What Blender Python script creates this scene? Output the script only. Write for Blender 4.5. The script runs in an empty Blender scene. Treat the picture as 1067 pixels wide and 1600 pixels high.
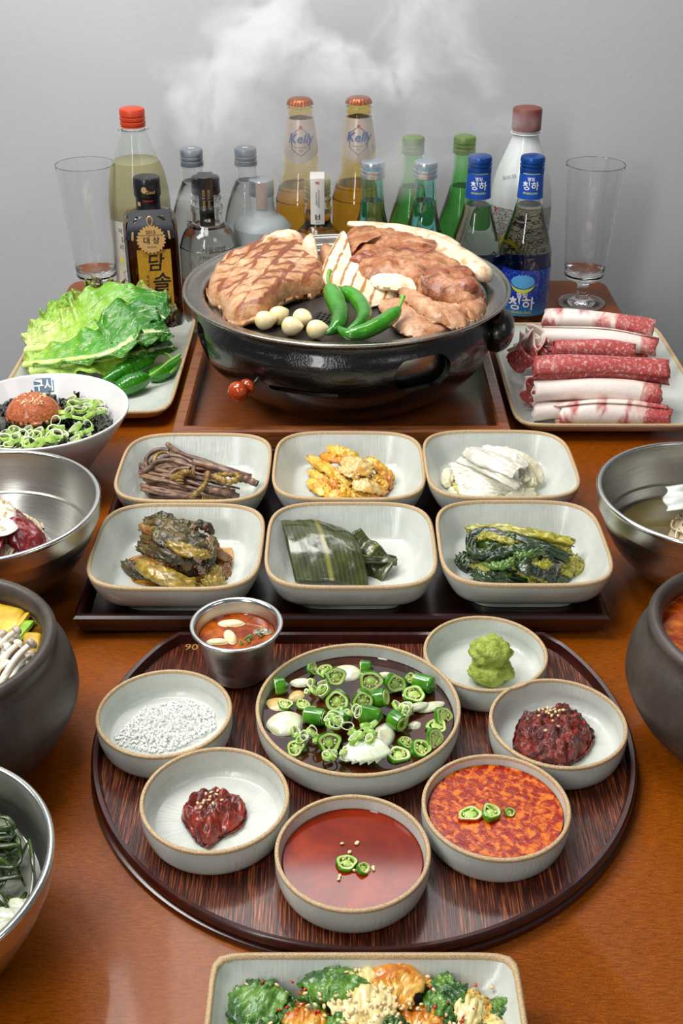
import bpy, bmesh, math, random
from mathutils import Vector, Matrix, noise, Euler
from math import sin, cos, pi, radians, atan2, sqrt, hypot
SC = bpy.context.scene
COL = SC.collection
random.seed(7)
R = random.random
def U(a, b): return a + (b - a) * random.random()

# ---------------------------------------------------------------- camera
CAMH, TILT, FPX = 0.58, radians(30.4), 1850.0      # table top is z = 0
cam_d = bpy.data.cameras.new('camera'); cam = bpy.data.objects.new('camera', cam_d); COL.objects.link(cam)
cam.location = (0, 0, CAMH); cam.rotation_euler = (pi / 2 - TILT, 0, 0)
cam_d.sensor_fit = 'VERTICAL'; cam_d.sensor_height = 36.0; cam_d.lens = 36.0 * FPX / 1600.0
cam_d.clip_start = 0.02
SC.camera = cam

# ---------------------------------------------------------------- world, lights, exposure
SC.view_settings.view_transform = 'Standard'; SC.view_settings.look = 'None'
SC.view_settings.gamma = 1.0; SC.view_settings.use_curve_mapping = False
SC.view_settings.exposure = -0.12
w = bpy.data.worlds.new('room_air'); SC.world = w; w.use_nodes = True
w.node_tree.nodes['Background'].inputs[0].default_value = (0.80, 0.86, 0.92, 1)
w.node_tree.nodes['Background'].inputs[1].default_value = 0.19
def area(name, loc, target, sx, sy, power, col=(1, 1, 1)):
    l = bpy.data.lights.new(name, 'AREA'); l.shape = 'RECTANGLE'; l.size = sx; l.size_y = sy
    l.energy = power; l.color = col
    o = bpy.data.objects.new(name, l); COL.objects.link(o); o.location = loc
    o.rotation_euler = (Vector(target) - Vector(loc)).to_track_quat('-Z', 'Y').to_euler()
    return o
area('softbox_key', (-0.85, 0.85, 1.30), (0.0, 1.1, 0.0), 0.45, 0.7, 19, (1.0, 0.98, 0.95))
area('softbox_top', (-0.30, 1.10, 1.65), (0.0, 1.1, 0.0), 0.9, 0.45, 14, (1.0, 0.98, 0.95))
area('added_steam_light', (0.0, 1.45, 1.15), (0.0, 1.38, 0.0), 0.7, 0.22, 4.5, (1.0, 0.99, 0.97))  # added light to brighten the steam, also rims bottles and meat from behind
area('softbox_front', (-0.66, -0.42, 0.98), (0.0, 1.4, 0.1), 0.24, 1.0, 11, (1.0, 0.99, 0.97))
area('softbox_fill', (0.9, 0.2, 1.2), (0.1, 0.9, 0.1), 0.5, 0.5, 2.5, (1.0, 0.98, 0.96))
SC.cycles.max_bounces = 14; SC.cycles.transmission_bounces = 14; SC.cycles.glossy_bounces = 6
SC.cycles.diffuse_bounces = 4; SC.cycles.transparent_max_bounces = 12; SC.cycles.volume_bounces = 3
SC.cycles.caustics_reflective = False; SC.cycles.caustics_refractive = True
SC.cycles.sample_clamp_indirect = 4.0; SC.cycles.blur_glossy = 0.5

# ---------------------------------------------------------------- pixel -> world point on the plane z = h
def at(px, py, h=0.0):
    dx, dy = (px - 533.5) / FPX, -(py - 800.0) / FPX
    v = Vector((dx, cos(TILT) + dy * sin(TILT), -sin(TILT) + dy * cos(TILT)))
    t = (h - CAMH) / v.z
    return Vector((v.x * t, v.y * t, h))
def zdist(p): return p[1] * cos(TILT) + (CAMH - p[2]) * sin(TILT)
def mpx(n, p): return n * zdist(p) / FPX          # a length of n pixels at point p, in metres

# ---------------------------------------------------------------- colours and materials
def hexc(s):
    if not isinstance(s, str): return tuple(s)[:3]
    s = s.lstrip('#'); o = []
    for i in (0, 2, 4):
        c = int(s[i:i + 2], 16) / 255.0
        o.append(c / 12.92 if c <= 0.04045 else ((c + 0.055) / 1.055) ** 2.4)
    return tuple(o)
MATS = {}
class NT:
    def __init__(s, name):
        s.m = bpy.data.materials.new(name); s.m.use_nodes = True; s.t = s.m.node_tree
        s.b = s.t.nodes['Principled BSDF']; s.out = s.t.nodes['Material Output']; s.tc = s.t.nodes.new('ShaderNodeTexCoord')
    def n(s, k, **kw):
        x = s.t.nodes.new('ShaderNode' + k)
        for a, b in kw.items(): setattr(x, a, b)
        return x
    def l(s, a, b): s.t.links.new(a, b)
    def coord(s, scale=(1, 1, 1), uv=False, rot=(0, 0, 0)):
        mp = s.n('Mapping'); s.l(s.tc.outputs['UV' if uv else 'Object'], mp.inputs['Vector'])
        mp.inputs['Scale'].default_value = scale; mp.inputs['Rotation'].default_value = rot
        return mp.outputs[0]
    def noise(s, scale, detail=3, rough=.55, vec=None, dist=0):
        x = s.n('TexNoise'); x.inputs['Scale'].default_value = scale; x.inputs['Detail'].default_value = detail
        x.inputs['Roughness'].default_value = rough; x.inputs['Distortion'].default_value = dist
        s.l(vec if vec is not None else s.tc.outputs['Object'], x.inputs['Vector']); return x.outputs['Fac']
    def ramp(s, fac, stops):
        x = s.n('ValToRGB'); s.l(fac, x.inputs['Fac']); e = x.color_ramp.elements
        while len(e) < len(stops): e.new(0.5)
        for i, (p, c) in enumerate(stops):
            e[i].position = p; c = hexc(c) if not isinstance(c, (int, float)) else (c, c, c); e[i].color = (*c, 1)
        return x.outputs['Color']
    def mix(s, fac, a, b, mode='MIX'):
        x = s.n('Mix', data_type='RGBA', blend_type=mode)
        if isinstance(fac, (int, float)): x.inputs[0].default_value = fac
        else: s.l(fac, x.inputs[0])
        for v, i in ((a, 6), (b, 7)):
            if isinstance(v, (str, tuple)): x.inputs[i].default_value = (*hexc(v), 1)
            else: s.l(v, x.inputs[i])
        return x.outputs[2]
    def math(s, op, a, b=0.0, c=None):
        x = s.n('Math', operation=op)
        for v, i in ((a, 0), (b, 1), (c, 2)):
            if v is None: continue
            if isinstance(v, (int, float)): x.inputs[i].default_value = v
            else: s.l(v, x.inputs[i])
        return x.outputs[0]
    def bump(s, h, strength=.3, dist=.001, prev=None):
        x = s.n('Bump'); x.inputs['Strength'].default_value = strength; x.inputs['Distance'].default_value = dist
        s.l(h, x.inputs['Height'])
        if prev is not None: s.l(prev, x.inputs['Normal'])
        return x.outputs[0]
    def fin(s, col=None, rough=.5, metal=0, bump=None, **kw):
        b = s.b
        if col is not None:
            if isinstance(col, (str, tuple)): b.inputs['Base Color'].default_value = (*hexc(col), 1)
            else: s.l(col, b.inputs['Base Color'])
        if isinstance(rough, (int, float)): b.inputs['Roughness'].default_value = rough
        else: s.l(rough, b.inputs['Roughness'])
        b.inputs['Metallic'].default_value = metal
        if bump is not None: s.l(bump, b.inputs['Normal'])
        nm = dict(coat='Coat Weight', coatr='Coat Roughness', sss='Subsurface Weight', trans='Transmission Weight', ior='IOR', spec='Specular IOR Level', sheen='Sheen Weight', aniso='Anisotropic')
        for k, v in kw.items():
            if k == 'sssr': b.inputs['Subsurface Scale'].default_value = v; continue
            b.inputs[nm[k]].default_value = v
        if 'sss' in kw: b.inputs['Subsurface Radius'].default_value = (1, .6, .4)
        return s.m
def simple(name, c1, c2=None, scale=60, rough=.5, bumps=.25, bscale=None, bdist=.001, lo=.4, hi=.62, detail=4, stretch=(1, 1, 1), uv=False, metal=0, c3=None, dist=0, **kw):
    if name in MATS: return MATS[name]
    n = NT(name)
    v = n.coord(stretch, uv)
    f = n.noise(scale, detail, .6, v, dist)
    col = c1
    if c2 is not None:
        st = [(lo, c1), (hi, c2)] if c3 is None else [(lo, c1), ((lo + hi) / 2, c3), (hi, c2)]
        col = n.ramp(f, st)
    bp = None
    if bumps: bp = n.bump(n.noise(bscale or scale * 1.7, 5, .6, v), bumps, bdist)
    MATS[name] = n.fin(col, rough, metal, bp, **kw)
    return MATS[name]

# ---------------------------------------------------------------- geometry helpers: every one returns (verts, faces[, uvs])
def lathe(prof, seg=64, closed=False):
    V, F = [], []; n = len(prof); idx = []
    for r, z in prof:
        if r < 1e-7: idx.append([len(V)]); V.append((0, 0, z))
        else:
            idx.append(list(range(len(V), len(V) + seg)))
            V += [(r * cos(2 * pi * k / seg), r * sin(2 * pi * k / seg), z) for k in range(seg)]
    pairs = [(i, i + 1) for i in range(n - 1)] + ([(n - 1, 0)] if closed else [])
    for i, j in pairs:
        a, b = idx[i], idx[j]
        for k in range(seg):
            k2 = (k + 1) % seg
            if len(a) == 1 and len(b) == 1: break
            if len(a) == 1: F.append((a[0], b[k2], b[k]))
            elif len(b) == 1: F.append((a[k], a[k2], b[0]))
            else: F.append((a[k], a[k2], b[k2], b[k]))
    return V, F
def smooth_prof(p, sub=4):
    out = []
    n = len(p)
    for i in range(n - 1):
        p0, p1, p2, p3 = p[max(0, i - 1)], p[i], p[i + 1], p[min(n - 1, i + 2)]
        for k in range(sub):
            t = k / sub
            out.append(tuple(.5 * ((2 * b) + (-a + c) * t + (2 * a - 5 * b + 4 * c - d) * t * t + (-a + 3 * b - 3 * c + d) * t ** 3) for a, b, c, d in zip(p0, p1, p2, p3)))
    out.append(tuple(p[-1])); return out
def spline(pts, n, closed=False):
    pts = [Vector(p) for p in pts]; m = len(pts); out = []
    tot = m if closed else m - 1
    for k in range(n):
        t = k / n * tot if closed else k / (n - 1) * tot
        i = min(int(t), tot - 1); f = t - i
        g = (lambda q: pts[q % m]) if closed else (lambda q: pts[max(0, min(m - 1, q))])
        a, b, c, d = g(i - 1), g(i), g(i + 1), g(i + 2)
        out.append(.5 * ((2 * b) + (c - a) * f + (2 * a - 5 * b + 4 * c - d) * f * f + (3 * b - a - 3 * c + d) * f ** 3))
    return out
def rings(rs, cap0=True, cap1=True, closed=False):
    V = []; F = []; n = len(rs[0])
    for r in rs: V += [tuple(p) for p in r]
    m = len(rs)
    for i in range(m if closed else m - 1):
        for k in range(n):
            a, b = i * n + k, i * n + (k + 1) % n; j = (i + 1) % m
            F.append((a, b, j * n + (k + 1) % n, j * n + k))
    if not closed:
        if cap0: F.append(tuple(range(n - 1, -1, -1)))
        if cap1: F.append(tuple((m - 1) * n + k for k in range(n)))
    return V, F
def tube(path, rad, seg=10, n=None, flat=1.0, caps=True):
    if n: path = spline(path, n)
    path = [Vector(p) for p in path]; m = len(path); rs = []; up = None
    for i, p in enumerate(path):
        t = (path[min(m - 1, i + 1)] - path[max(0, i - 1)])
        if t.length < 1e-9: t = Vector((0, 0, 1))
        t.normalize()
        if up is None:
            up = Vector((0, 0, 1)) if abs(t.z) < .9 else Vector((1, 0, 0))
        up = (up - t * up.dot(t)); 
        if up.length < 1e-6: up = t.orthogonal()
        up.normalize(); s = t.cross(up)
        u = i / (m - 1)
        r = rad(u) if callable(rad) else (rad if isinstance(rad, (int, float)) else rad[min(len(rad) - 1, int(u * (len(rad) - 1)))] if len(rad) < 2 else _li(rad, u))
        rs.append([p + (s * cos(2 * pi * k / seg) + up * sin(2 * pi * k / seg) * flat) * r for k in range(seg)])
    return rings(rs, caps, caps)
def _li(a, u):
    x = u * (len(a) - 1); i = min(int(x), len(a) - 2); return a[i] + (a[i + 1] - a[i]) * (x - i)
def join(*gs):
    V, F, UV = [], [], []; has = any(len(g) > 2 for g in gs)
    for g in gs:
        o = len(V); V += list(g[0]); F += [tuple(i + o for i in f) for f in g[1]]
        if has: UV += list(g[2]) if len(g) > 2 else [(0, 0)] * len(g[0])
    return (V, F, UV) if has else (V, F)
def xf(g, loc=(0, 0, 0), rot=(0, 0, 0), sc=1.0):
    if isinstance(sc, (int, float)): sc = (sc, sc, sc)
    m = Matrix.Translation(loc) @ Euler(rot).to_matrix().to_4x4() @ Matrix.Diagonal((*sc, 1))
    return (([tuple(m @ Vector(v)) for v in g[0]], g[1]) + tuple(g[2:]))
def box(sx, sy, sz, c=(0, 0, 0), bev=0.0015):
    b = min(bev, sx / 2.2, sy / 2.2, sz / 2.2); rs = []
    def ring(ix, iy, z): 
        x, y = sx / 2 - ix, sy / 2 - iy
        return [(c[0] + a * x, c[1] + q * y, c[2] + z) for a, q in ((1, 1), (-1, 1), (-1, -1), (1, -1))]
    def ring8(i, z):
        x, y = sx / 2 - i, sy / 2 - i; k = b * (1 if i == 0 else .6)
        P = [(x, y - k), (x - k, y), (-x + k, y), (-x, y - k), (-x, -y + k), (-x + k, -y), (x - k, -y), (x, -y + k)]
        return [(c[0] + p[0], c[1] + p[1], c[2] + z) for p in P]
    h = sz / 2
    return rings([ring8(b, -h), ring8(0, -h + b), ring8(0, h - b), ring8(b, h)])
def sheet(fn, nu, nv, thick=0.0006):
    """fn(u, v) -> point; closed thin solid with UVs"""
    P = [[Vector(fn(i / nu, j / nv)) for j in range(nv + 1)] for i in range(nu + 1)]
    V, F, UV = [], [], []
    N = [[None] * (nv + 1) for _ in range(nu + 1)]
    for i in range(nu + 1):
        for j in range(nv + 1):
            a = P[min(nu, i + 1)][j] - P[max(0, i - 1)][j]; b = P[i][min(nv, j + 1)] - P[i][max(0, j - 1)]
            c = a.cross(b); N[i][j] = c.normalized() if c.length > 1e-12 else Vector((0, 0, 1))
    W = nv + 1; S = (nu + 1) * W
    for sgn in (.5, -.5):
        for i in range(nu + 1):
            for j in range(nv + 1):
                V.append(tuple(P[i][j] + N[i][j] * thick * sgn)); UV.append((i / nu, j / nv))
    for i in range(nu):
        for j in range(nv):
            a = i * W + j
            F.append((a, a + W, a + W + 1, a + 1)); F.append((S + a, S + a + 1, S + a + W + 1, S + a + W))
    for i in range(nu):
        a = i * W; F.append((a, S + a, S + a + W, a + W)); a = i * W + nv; F.append((a, a + W, S + a + W, S + a))
    for j in range(nv):
        a = j; F.append((a, a + 1, S + a + 1, S + a)); a = nu * W + j; F.append((a, S + a, S + a + 1, a + 1))
    return V, F, UV
def fbm(p, s, o=3):
    return noise.fractal(Vector(p) * s, 1.0, 2.0, o)
def patty(outline, z0, thick, nr=14, seg=72, edge=3.0, amp=.0015, fs=90, dome=0.0, slope=None, under=.85):
    """solid slab with a rounded edge whose plan is the closed outline (xy points)"""
    o = spline([(p[0], p[1], 0) for p in outline], seg, True)
    c = sum(o, Vector()) / seg; rs = []
    def zz(p, s):
        h = thick * (max(0.0, 1 - s ** (edge * 2))) ** .5 + dome * (1 - s * s)
        if slope: h += slope(p)
        return h
    for i in range(nr + 1):
        s = 1 - (1 - i / nr) ** 1.6 if i else .02
        s = min(s, .999)
        ring = []
        for q in o:
            p = c + (q - c) * s
            nn = fbm((p.x, p.y, z0), fs)
            ring.append((p.x, p.y, z0 + zz(p, s) + nn * amp * (1.2 if s < .95 else .6)))
        rs.append(ring)
    for k, t in enumerate((.66, .33, 0.0)):
        ring = []
        for q in o:
            nn = fbm((q.x, q.y, z0 + t * thick), fs)
            p = c + (q - c) * ((1.0 if t > .1 else under) + nn * amp * 12)
            b = (slope(p) if slope else 0)
            ring.append((p.x, p.y, z0 + thick * t * .55 + (b if t > .1 else 0)))
        rs.append(ring)
    V, F = rings(rs, True, True); return V, F
def blob(rx, ry, rz, amp=.1, fs=3.0, sub=3, seed=0, cut=None):
    bm = bmesh.new(); bmesh.ops.create_icosphere(bm, subdivisions=sub, radius=1)
    sd = Vector((seed * 7.13, seed * 3.7, seed * 1.9))
    for v in bm.verts:
        d = 1 + amp * noise.fractal(v.co * fs + sd, 1.0, 2.0, 4)
        v.co = Vector((v.co.x * rx * d, v.co.y * ry * d, v.co.z * rz * d))
        if cut is not None and v.co.z < cut: v.co.z = cut
    V = [tuple(v.co) for v in bm.verts]; F = [tuple(x.index for x in f.verts) for f in bm.faces]; bm.free(); return V, F

def mesh(name, g, mat, smooth=40):
    me = bpy.data.meshes.new(name); me.from_pydata([tuple(v) for v in g[0]], [], g[1])
    if len(g) > 2:
        uvl = me.uv_layers.new(name='uv'); uv = g[2]
        for lp in me.loops: uvl.data[lp.index].uv = uv[lp.vertex_index]
    if smooth:
        me.polygons.foreach_set('use_smooth', [True] * len(me.polygons))
        if smooth < 180: me.set_sharp_from_angle(angle=radians(smooth))
    if mat: me.materials.append(mat)
    me.update(); return me
def fixn(me):
    bm = bmesh.new(); bm.from_mesh(me); bmesh.ops.recalc_face_normals(bm, faces=bm.faces); bm.to_mesh(me); bm.free()
def tag(o, label=None, cat=None, group=None, kind=None):
    if label: o['label'] = label
    if cat: o['category'] = cat
    if group: o['group'] = group
    if kind: o['kind'] = kind
    return o
def ob(name, g, mat=None, parent=None, loc=(0, 0, 0), rot=(0, 0, 0), label=None, cat=None, group=None, kind=None, smooth=40, recalc=True):
    me = g if isinstance(g, bpy.types.Mesh) else mesh(name, g, mat, smooth)
    if recalc and not isinstance(g, bpy.types.Mesh): fixn(me)
    o = bpy.data.objects.new(name, me); COL.objects.link(o); o.location = loc; o.rotation_euler = rot
    if parent: o.parent = parent
    return tag(o, label, cat, group, kind)
def root(name, loc, label, cat, group=None, rz=0.0, rot=None):
    o = bpy.data.objects.new(name, None); COL.objects.link(o); o.location = loc
    o.rotation_euler = rot or (0, 0, rz); o.empty_display_size = .02
    return tag(o, label, cat, group)
def copy_tree(o, loc=None, rot=None, label=None, parent=None):
    c = o.copy(); COL.objects.link(c)
    if parent: c.parent = parent
    if loc is not None: c.location = loc
    if rot is not None: c.rotation_euler = rot
    if label: c['label'] = label
    for ch in list(o.children): copy_tree(ch, parent=c)
    return c
_tc = {}
def text(s, size=.01, bold=0.0, shear=0.0, spacing=1.0, lines=1.0):
    """flat lettering in the xy plane, centred on the origin"""
    k = (s, size, bold, shear, spacing)
    if k in _tc: return _tc[k]
    cu = bpy.data.curves.new('lettering', 'FONT'); cu.body = s; cu.size = size; cu.offset = bold * .35; cu.shear = shear
    cu.space_character = spacing; cu.align_x = 'CENTER'; cu.align_y = 'CENTER'; cu.resolution_u = 2; cu.space_line = lines
    o = bpy.data.objects.new('lettering', cu); COL.objects.link(o)
    dg = bpy.context.evaluated_depsgraph_get(); me = bpy.data.meshes.new_from_object(o.evaluated_get(dg))
    V = [tuple(v.co) for v in me.vertices]; F = [tuple(p.vertices) for p in me.polygons]
    bpy.data.objects.remove(o); bpy.data.curves.remove(cu); bpy.data.meshes.remove(me)
    _tc[k] = (V, F); return V, F
def wrap(g, rad, z, th0=-pi / 2, off=.0003, cell=.0015, tiltdz=None):
    """flat (x, y) geometry laid round a body of revolution: x runs round, y goes up"""
    bm = bmesh.new(); vs = [bm.verts.new(v) for v in g[0]]
    for f in g[1]:
        try: bm.faces.new([vs[i] for i in f])
        except ValueError: pass
    xs = [v[0] for v in g[0]]
    if xs:
        x = min(xs) + cell
        while x < max(xs):
            bmesh.ops.bisect_plane(bm, geom=bm.verts[:] + bm.edges[:] + bm.faces[:], plane_co=(x, 0, 0), plane_no=(1, 0, 0)); x += cell
        ys = [v[1] for v in g[0]]
        if callable(rad):
            y = min(ys) + .003
            while y < max(ys):
                bmesh.ops.bisect_plane(bm, geom=bm.verts[:] + bm.edges[:] + bm.faces[:], plane_co=(0, y, 0), plane_no=(0, 1, 0)); y += .003
    for v in bm.verts:
        zz = z + v.co.y; r = (rad(zz) if callable(rad) else rad)
        a = th0 + v.co.x / r; v.co = Vector(((r + off) * cos(a), (r + off) * sin(a), zz))
    bm.verts.index_update()
    V = [tuple(v.co) for v in bm.verts]; F = [tuple(x.index for x in f.verts) for f in bm.faces]; bm.free()
    return V, F
def rect(w, h): return [(-w / 2, -h / 2, 0), (w / 2, -h / 2, 0), (w / 2, h / 2, 0), (-w / 2, h / 2, 0)], [(0, 1, 2, 3)]
def poly(pts): return [(p[0], p[1], 0) for p in pts], [tuple(range(len(pts)))]
def mv(g, x, y): return [(v[0] + x, v[1] + y, v[2] if len(v) > 2 else 0) for v in g[0]], g[1]

# ---------------------------------------------------------------- shared materials
def wood_mat(name, dark, light, axis=0, fine=260, stretch=18, rough=.32, coat=.6, grain=.5, bd=.0004):
    n = NT(name); s = [fine, fine, fine]; s[axis] = fine / stretch
    f = n.noise(1, 5, .65, n.coord(tuple(s)), .3)
    big = n.noise(3.5, 3, .5)
    c = n.ramp(f, [(.5 - .25 * grain, dark), (.5 + .3 * grain, light)])
    c = n.mix(n.math('MULTIPLY', big, .5), c, dark)
    return n.fin(c, rough, 0, n.bump(f, .25, bd), coat=coat, coatr=.18)
def table_mat():
    n = NT('table_varnished_wood')
    f = n.noise(1, 5, .65, n.coord((140, 900, 300)), .4)
    f2 = n.noise(900, 2, .5)
    c = n.ramp(f, [(.3, '5c2600'), (.5, '8c4200'), (.72, 'a85800')])
    c = n.mix(n.ramp(f2, [(.35, .45), (.6, 0.0)]), c, '381806')
    c = n.mix(n.ramp(n.noise(3, 2), [(.35, 0.0), (.7, .35)]), c, '9a5410')
    return n.fin(c, n.math('ADD', n.math('MULTIPLY', f2, .2), .26), 0, n.bump(f2, .12, .0005), coat=.14, coatr=.08, spec=.2)
M_table = table_mat()
def ceramic(name, mode):
    n = NT(name)
    if mode == 'round':
        g = n.n('TexGradient', gradient_type='RADIAL'); n.l(n.tc.outputs['Object'], g.inputs[0])
        sep = n.n('SeparateXYZ'); n.l(n.tc.outputs['Object'], sep.inputs[0])
        cb = n.n('CombineXYZ'); n.l(n.math('MULTIPLY', g.outputs['Fac'], 150), cb.inputs[0]); n.l(n.math('MULTIPLY', sep.outputs[2], 60), cb.inputs[2])
        f = n.noise(1.0, 2, .5, cb.outputs[0])
    else:
        f1 = n.noise(1, 2, .5, n.coord((420, 60, 60))); f2 = n.noise(1, 2, .5, n.coord((90, 420, 60)))
        f = n.math('ADD', f1, n.math('MULTIPLY', f2, .6))
    v = n.noise(40, 3)
    c = n.ramp(v, [(.35, 'bbc0b8'), (.65, 'c8ccc3')])
    return n.fin(c, .30, 0, n.bump(f, .38, .0009), coat=.25, coatr=.12, spec=.5)
M_cer = ceramic('white_combed_glaze', 'round'); M_cersq = ceramic('white_combed_glaze_square', 'sq')
def rim_mat():
    n = NT('bare_tan_rim'); f = n.noise(1500, 2, .6)
    return n.fin(n.ramp(f, [(.3, '97784f'), (.5, 'b99d76'), (.7, 'd2c09c')]), .62, 0, n.bump(f, .3, .0003))
M_rim = rim_mat()
def steel_mat(name, col='b9b8b2', rough=.29, brush=True):
    n = NT(name); f = n.noise(1, 3, .6, n.coord((14, 14, 2600) if brush else (900, 900, 900)))
    return n.fin(n.ramp(f, [(.3, hexc(col)), (.7, tuple(min(1, x * 1.18) for x in hexc(col)))]), n.math('ADD', n.math('MULTIPLY', f, .16), rough - .08), 1, n.bump(f, .18 if brush else .05, .0004))
M_steel = steel_mat('brushed_steel'); M_rimsteel = steel_mat('polished_steel_rim', 'd0d0cc', .18, False)
def glass(name, col, rough=0.0, ior=1.45):
    n = NT(name); return n.fin(col, rough, 0, None, trans=1.0, ior=ior)
M_clear = glass('clear_glass', (.97, .985, .98)); 
M_soy = simple('soy_broth', '2a0f05', '4a1c08', 30, rough=.06, bumps=0, coat=.5, coatr=.03)
# ================================================================ the setting
def wall_mat():
    n = NT('grey_painted_plaster'); f = n.noise(160, 4, .6); g = n.noise(2.2, 2)
    return n.fin(n.ramp(g, [(.3, 'b4b6b9'), (.7, 'bfc1c3')]), .75, 0, n.bump(f, .25, .0012))
M_wall = wall_mat()
TZ = -0.74
ob('wall_back', box(4.6, .1, 3.4, (0, 1.78, TZ + 1.7), .001), M_wall, kind='structure')
ob('floor', box(4.6, 4.2, .06, (0, -.32, TZ - .03), .001), simple('grey_floor_tile', '6d6a66', '7c7974', 4, rough=.5, bumps=.1), kind='structure')

# table
X0, X1, YB, YF = -.392, .382, 1.655, -.05
tb = root('dining_table', (0, .8, TZ), 'long varnished orange brown wooden table carrying the whole meal', 'table')
def rr(x0, x1, y0, y1, r, z, n=6):
    P = []
    for cx, cy, a0 in ((x1 - r, y1 - r, 0), (x0 + r, y1 - r, 90), (x0 + r, y0 + r, 180), (x1 - r, y0 + r, 270)):
        for k in range(n + 1):
            a = radians(a0 + 90 * k / n); P.append((cx + r * cos(a), cy + r * sin(a), z))
    return P
def slab(x0, x1, y0, y1, r, z0, z1, b=.002):
    return rings([rr(x0 + b, x1 - b, y0 + b, y1 - b, r, z0), rr(x0, x1, y0, y1, r, z0 + b), rr(x0, x1, y0, y1, r, z1 - b), rr(x0 + b, x1 - b, y0 + b, y1 - b, r, z1)])
ob('table_top', slab(X0, X1, YF - .8, YB - .8, .02, -TZ - .03, -TZ, .003), M_table, tb)
for x in (X0 + .05, X1 - .05):
    for y in (YF + .05, YB - .05):
        ob('leg', box(.06, .06, -TZ - .03, (x, y - .8, (-TZ - .03) / 2), .004), M_table, tb)

# ---------------------------------------------------------------- wooden square tray under the grill
def frame_tray(name, x0, x1, y0, y1, zb, zf, zr, wrim, mat, label, flare=0.0, feet=0.0, mat_in=None):
    cx, cy = (x0 + x1) / 2, (y0 + y1) / 2
    t = root(name, (cx, cy, 0), label, 'tray')
    a, b = (x1 - x0) / 2, (y1 - y0) / 2
    ob('tray_floor', box(2 * a - wrim, 2 * b - wrim, zf - zb, (0, 0, (zf + zb) / 2), .001), mat_in or mat, t)
    # four mitred rails
    prof = [(0 - flare, zb), (0, zr - .002), (-.002, zr), (-wrim + .002, zr), (-wrim, zr - .002), (-wrim - flare * .9, zb)]
    cs = [(a, b), (-a, b), (-a, -b), (a, -b)]
    for k in range(4):
        p, q = cs[k], cs[(k + 1) % 4]
        def pt(c, o, z):
            return (c[0] + (o if c[0] > 0 else -o), c[1] + (o if c[1] > 0 else -o), z)
        ob('rail', rings([[pt(p, o, z) for o, z in prof], [pt(q, o, z) for o, z in prof]]), mat, t, smooth=25)
    if feet:
        for sx in (-1, 1):
            for sy in (-1, 1):
                ob('foot', box(.03, .03, feet, (sx * (a - .05), sy * (b - .05), feet / 2)), mat, t)
    return t
M_oak = wood_mat('reddish_tray_wood', '6b3618', 'a86535', 0, 300, 14)
M_oakin = wood_mat('tray_floor_wood', '6b3518', '985626', 0, 260, 10, grain=.8)
frame_tray('wooden_grill_tray', -.177, .177, 1.107, 1.45, 0.001, .008, .029, .013, M_oak, 'square reddish brown wooden tray under the black charcoal grill', mat_in=M_oakin)
M_lac = wood_mat('dark_red_lacquered_wood', '200a07', '3c130d', 0, 300, 22, rough=.25, coat=.8)
M_lacin = wood_mat('dark_tray_floor', '170807', '2c100c', 0, 240, 16, rough=.3, coat=.7)
frame_tray('lacquered_side_dish_tray', -.2175, .2175, .783, 1.085, .005, .011, .022, .007, M_lac, 'dark red lacquered rectangular tray holding six square side dishes', flare=.005, feet=.0055, mat_in=M_lacin)

# ---------------------------------------------------------------- round tray with a straight back edge
TC = Vector((.0157, .6545, 0)); TR = .193
def tray_outline(off, z, n=120):
    P = []
    cor = [(.148 + off * .5, .121 + off), (-.148 - off * .5, .121 + off)]
    a0, a1 = radians(33), radians(147)
    r = TR + off
    P.append((cor[0][0], cor[0][1], z)); 
    P.append((0, cor[0][1], z)); P.append((cor[1][0], cor[1][1], z))
    for k in range(n + 1):
        a = a1 + (2 * pi - (a1 - a0)) * k / n
        P.append((r * cos(a), r * sin(a), z))
    return P
def tray_floor_mat():
    n = NT('ribbed_mahogany')
    f = n.noise(1, 3, .6, n.coord((1000, 34, 34)), .1); g = n.noise(1, 4, .6, n.coord((500, 120, 60)))
    d = n.noise(6, 2)
    c = n.ramp(f, [(.40, '260c06'), (.54, '5e2411'), (.66, 'b8683a')])
    c = n.mix(n.ramp(d, [(.35, .0), (.65, .6)]), c, '3a140a')
    return n.fin(c, .3, 0, n.bump(f, .8, .0012), coat=.3, coatr=.15)
M_rib = tray_floor_mat()
M_mah = wood_mat('mahogany_lacquer', '280b08', '45150e', 1, 200, 12, rough=.28, coat=.4)
rt = root('round_tray', TC, 'round mahogany lacquer tray with ribbed floor and straight back edge under the sauce bowls', 'tray')
ob('tray_floor', rings([tray_outline(-.006, .002), tray_outline(-.006, .006)]), M_rib, rt, smooth=25)
ob('tray_rim', rings([tray_outline(o, z) for o, z in ((-.008, .0015), (-.002, .0), (.001, .002), (.0005, .0050), (-.0030, .0062), (-.0026, .0075), (-.0002, .0090), (-.0002, .0125), (-.0020, .0142), (-.0048, .0135), (-.0070, .0062))], False, False, True), M_mah, rt, smooth=50)
M_gold = simple('faded_gold_print', 'b98a4a', rough=.5, bumps=0)
p90 = at(299, 1011, .0065)
ob('number_print', xf(text('90', .011), (p90.x - TC.x, p90.y - TC.y, .0063)), M_gold, rt, label='small faded gold number 90 on the tray floor')

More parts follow.
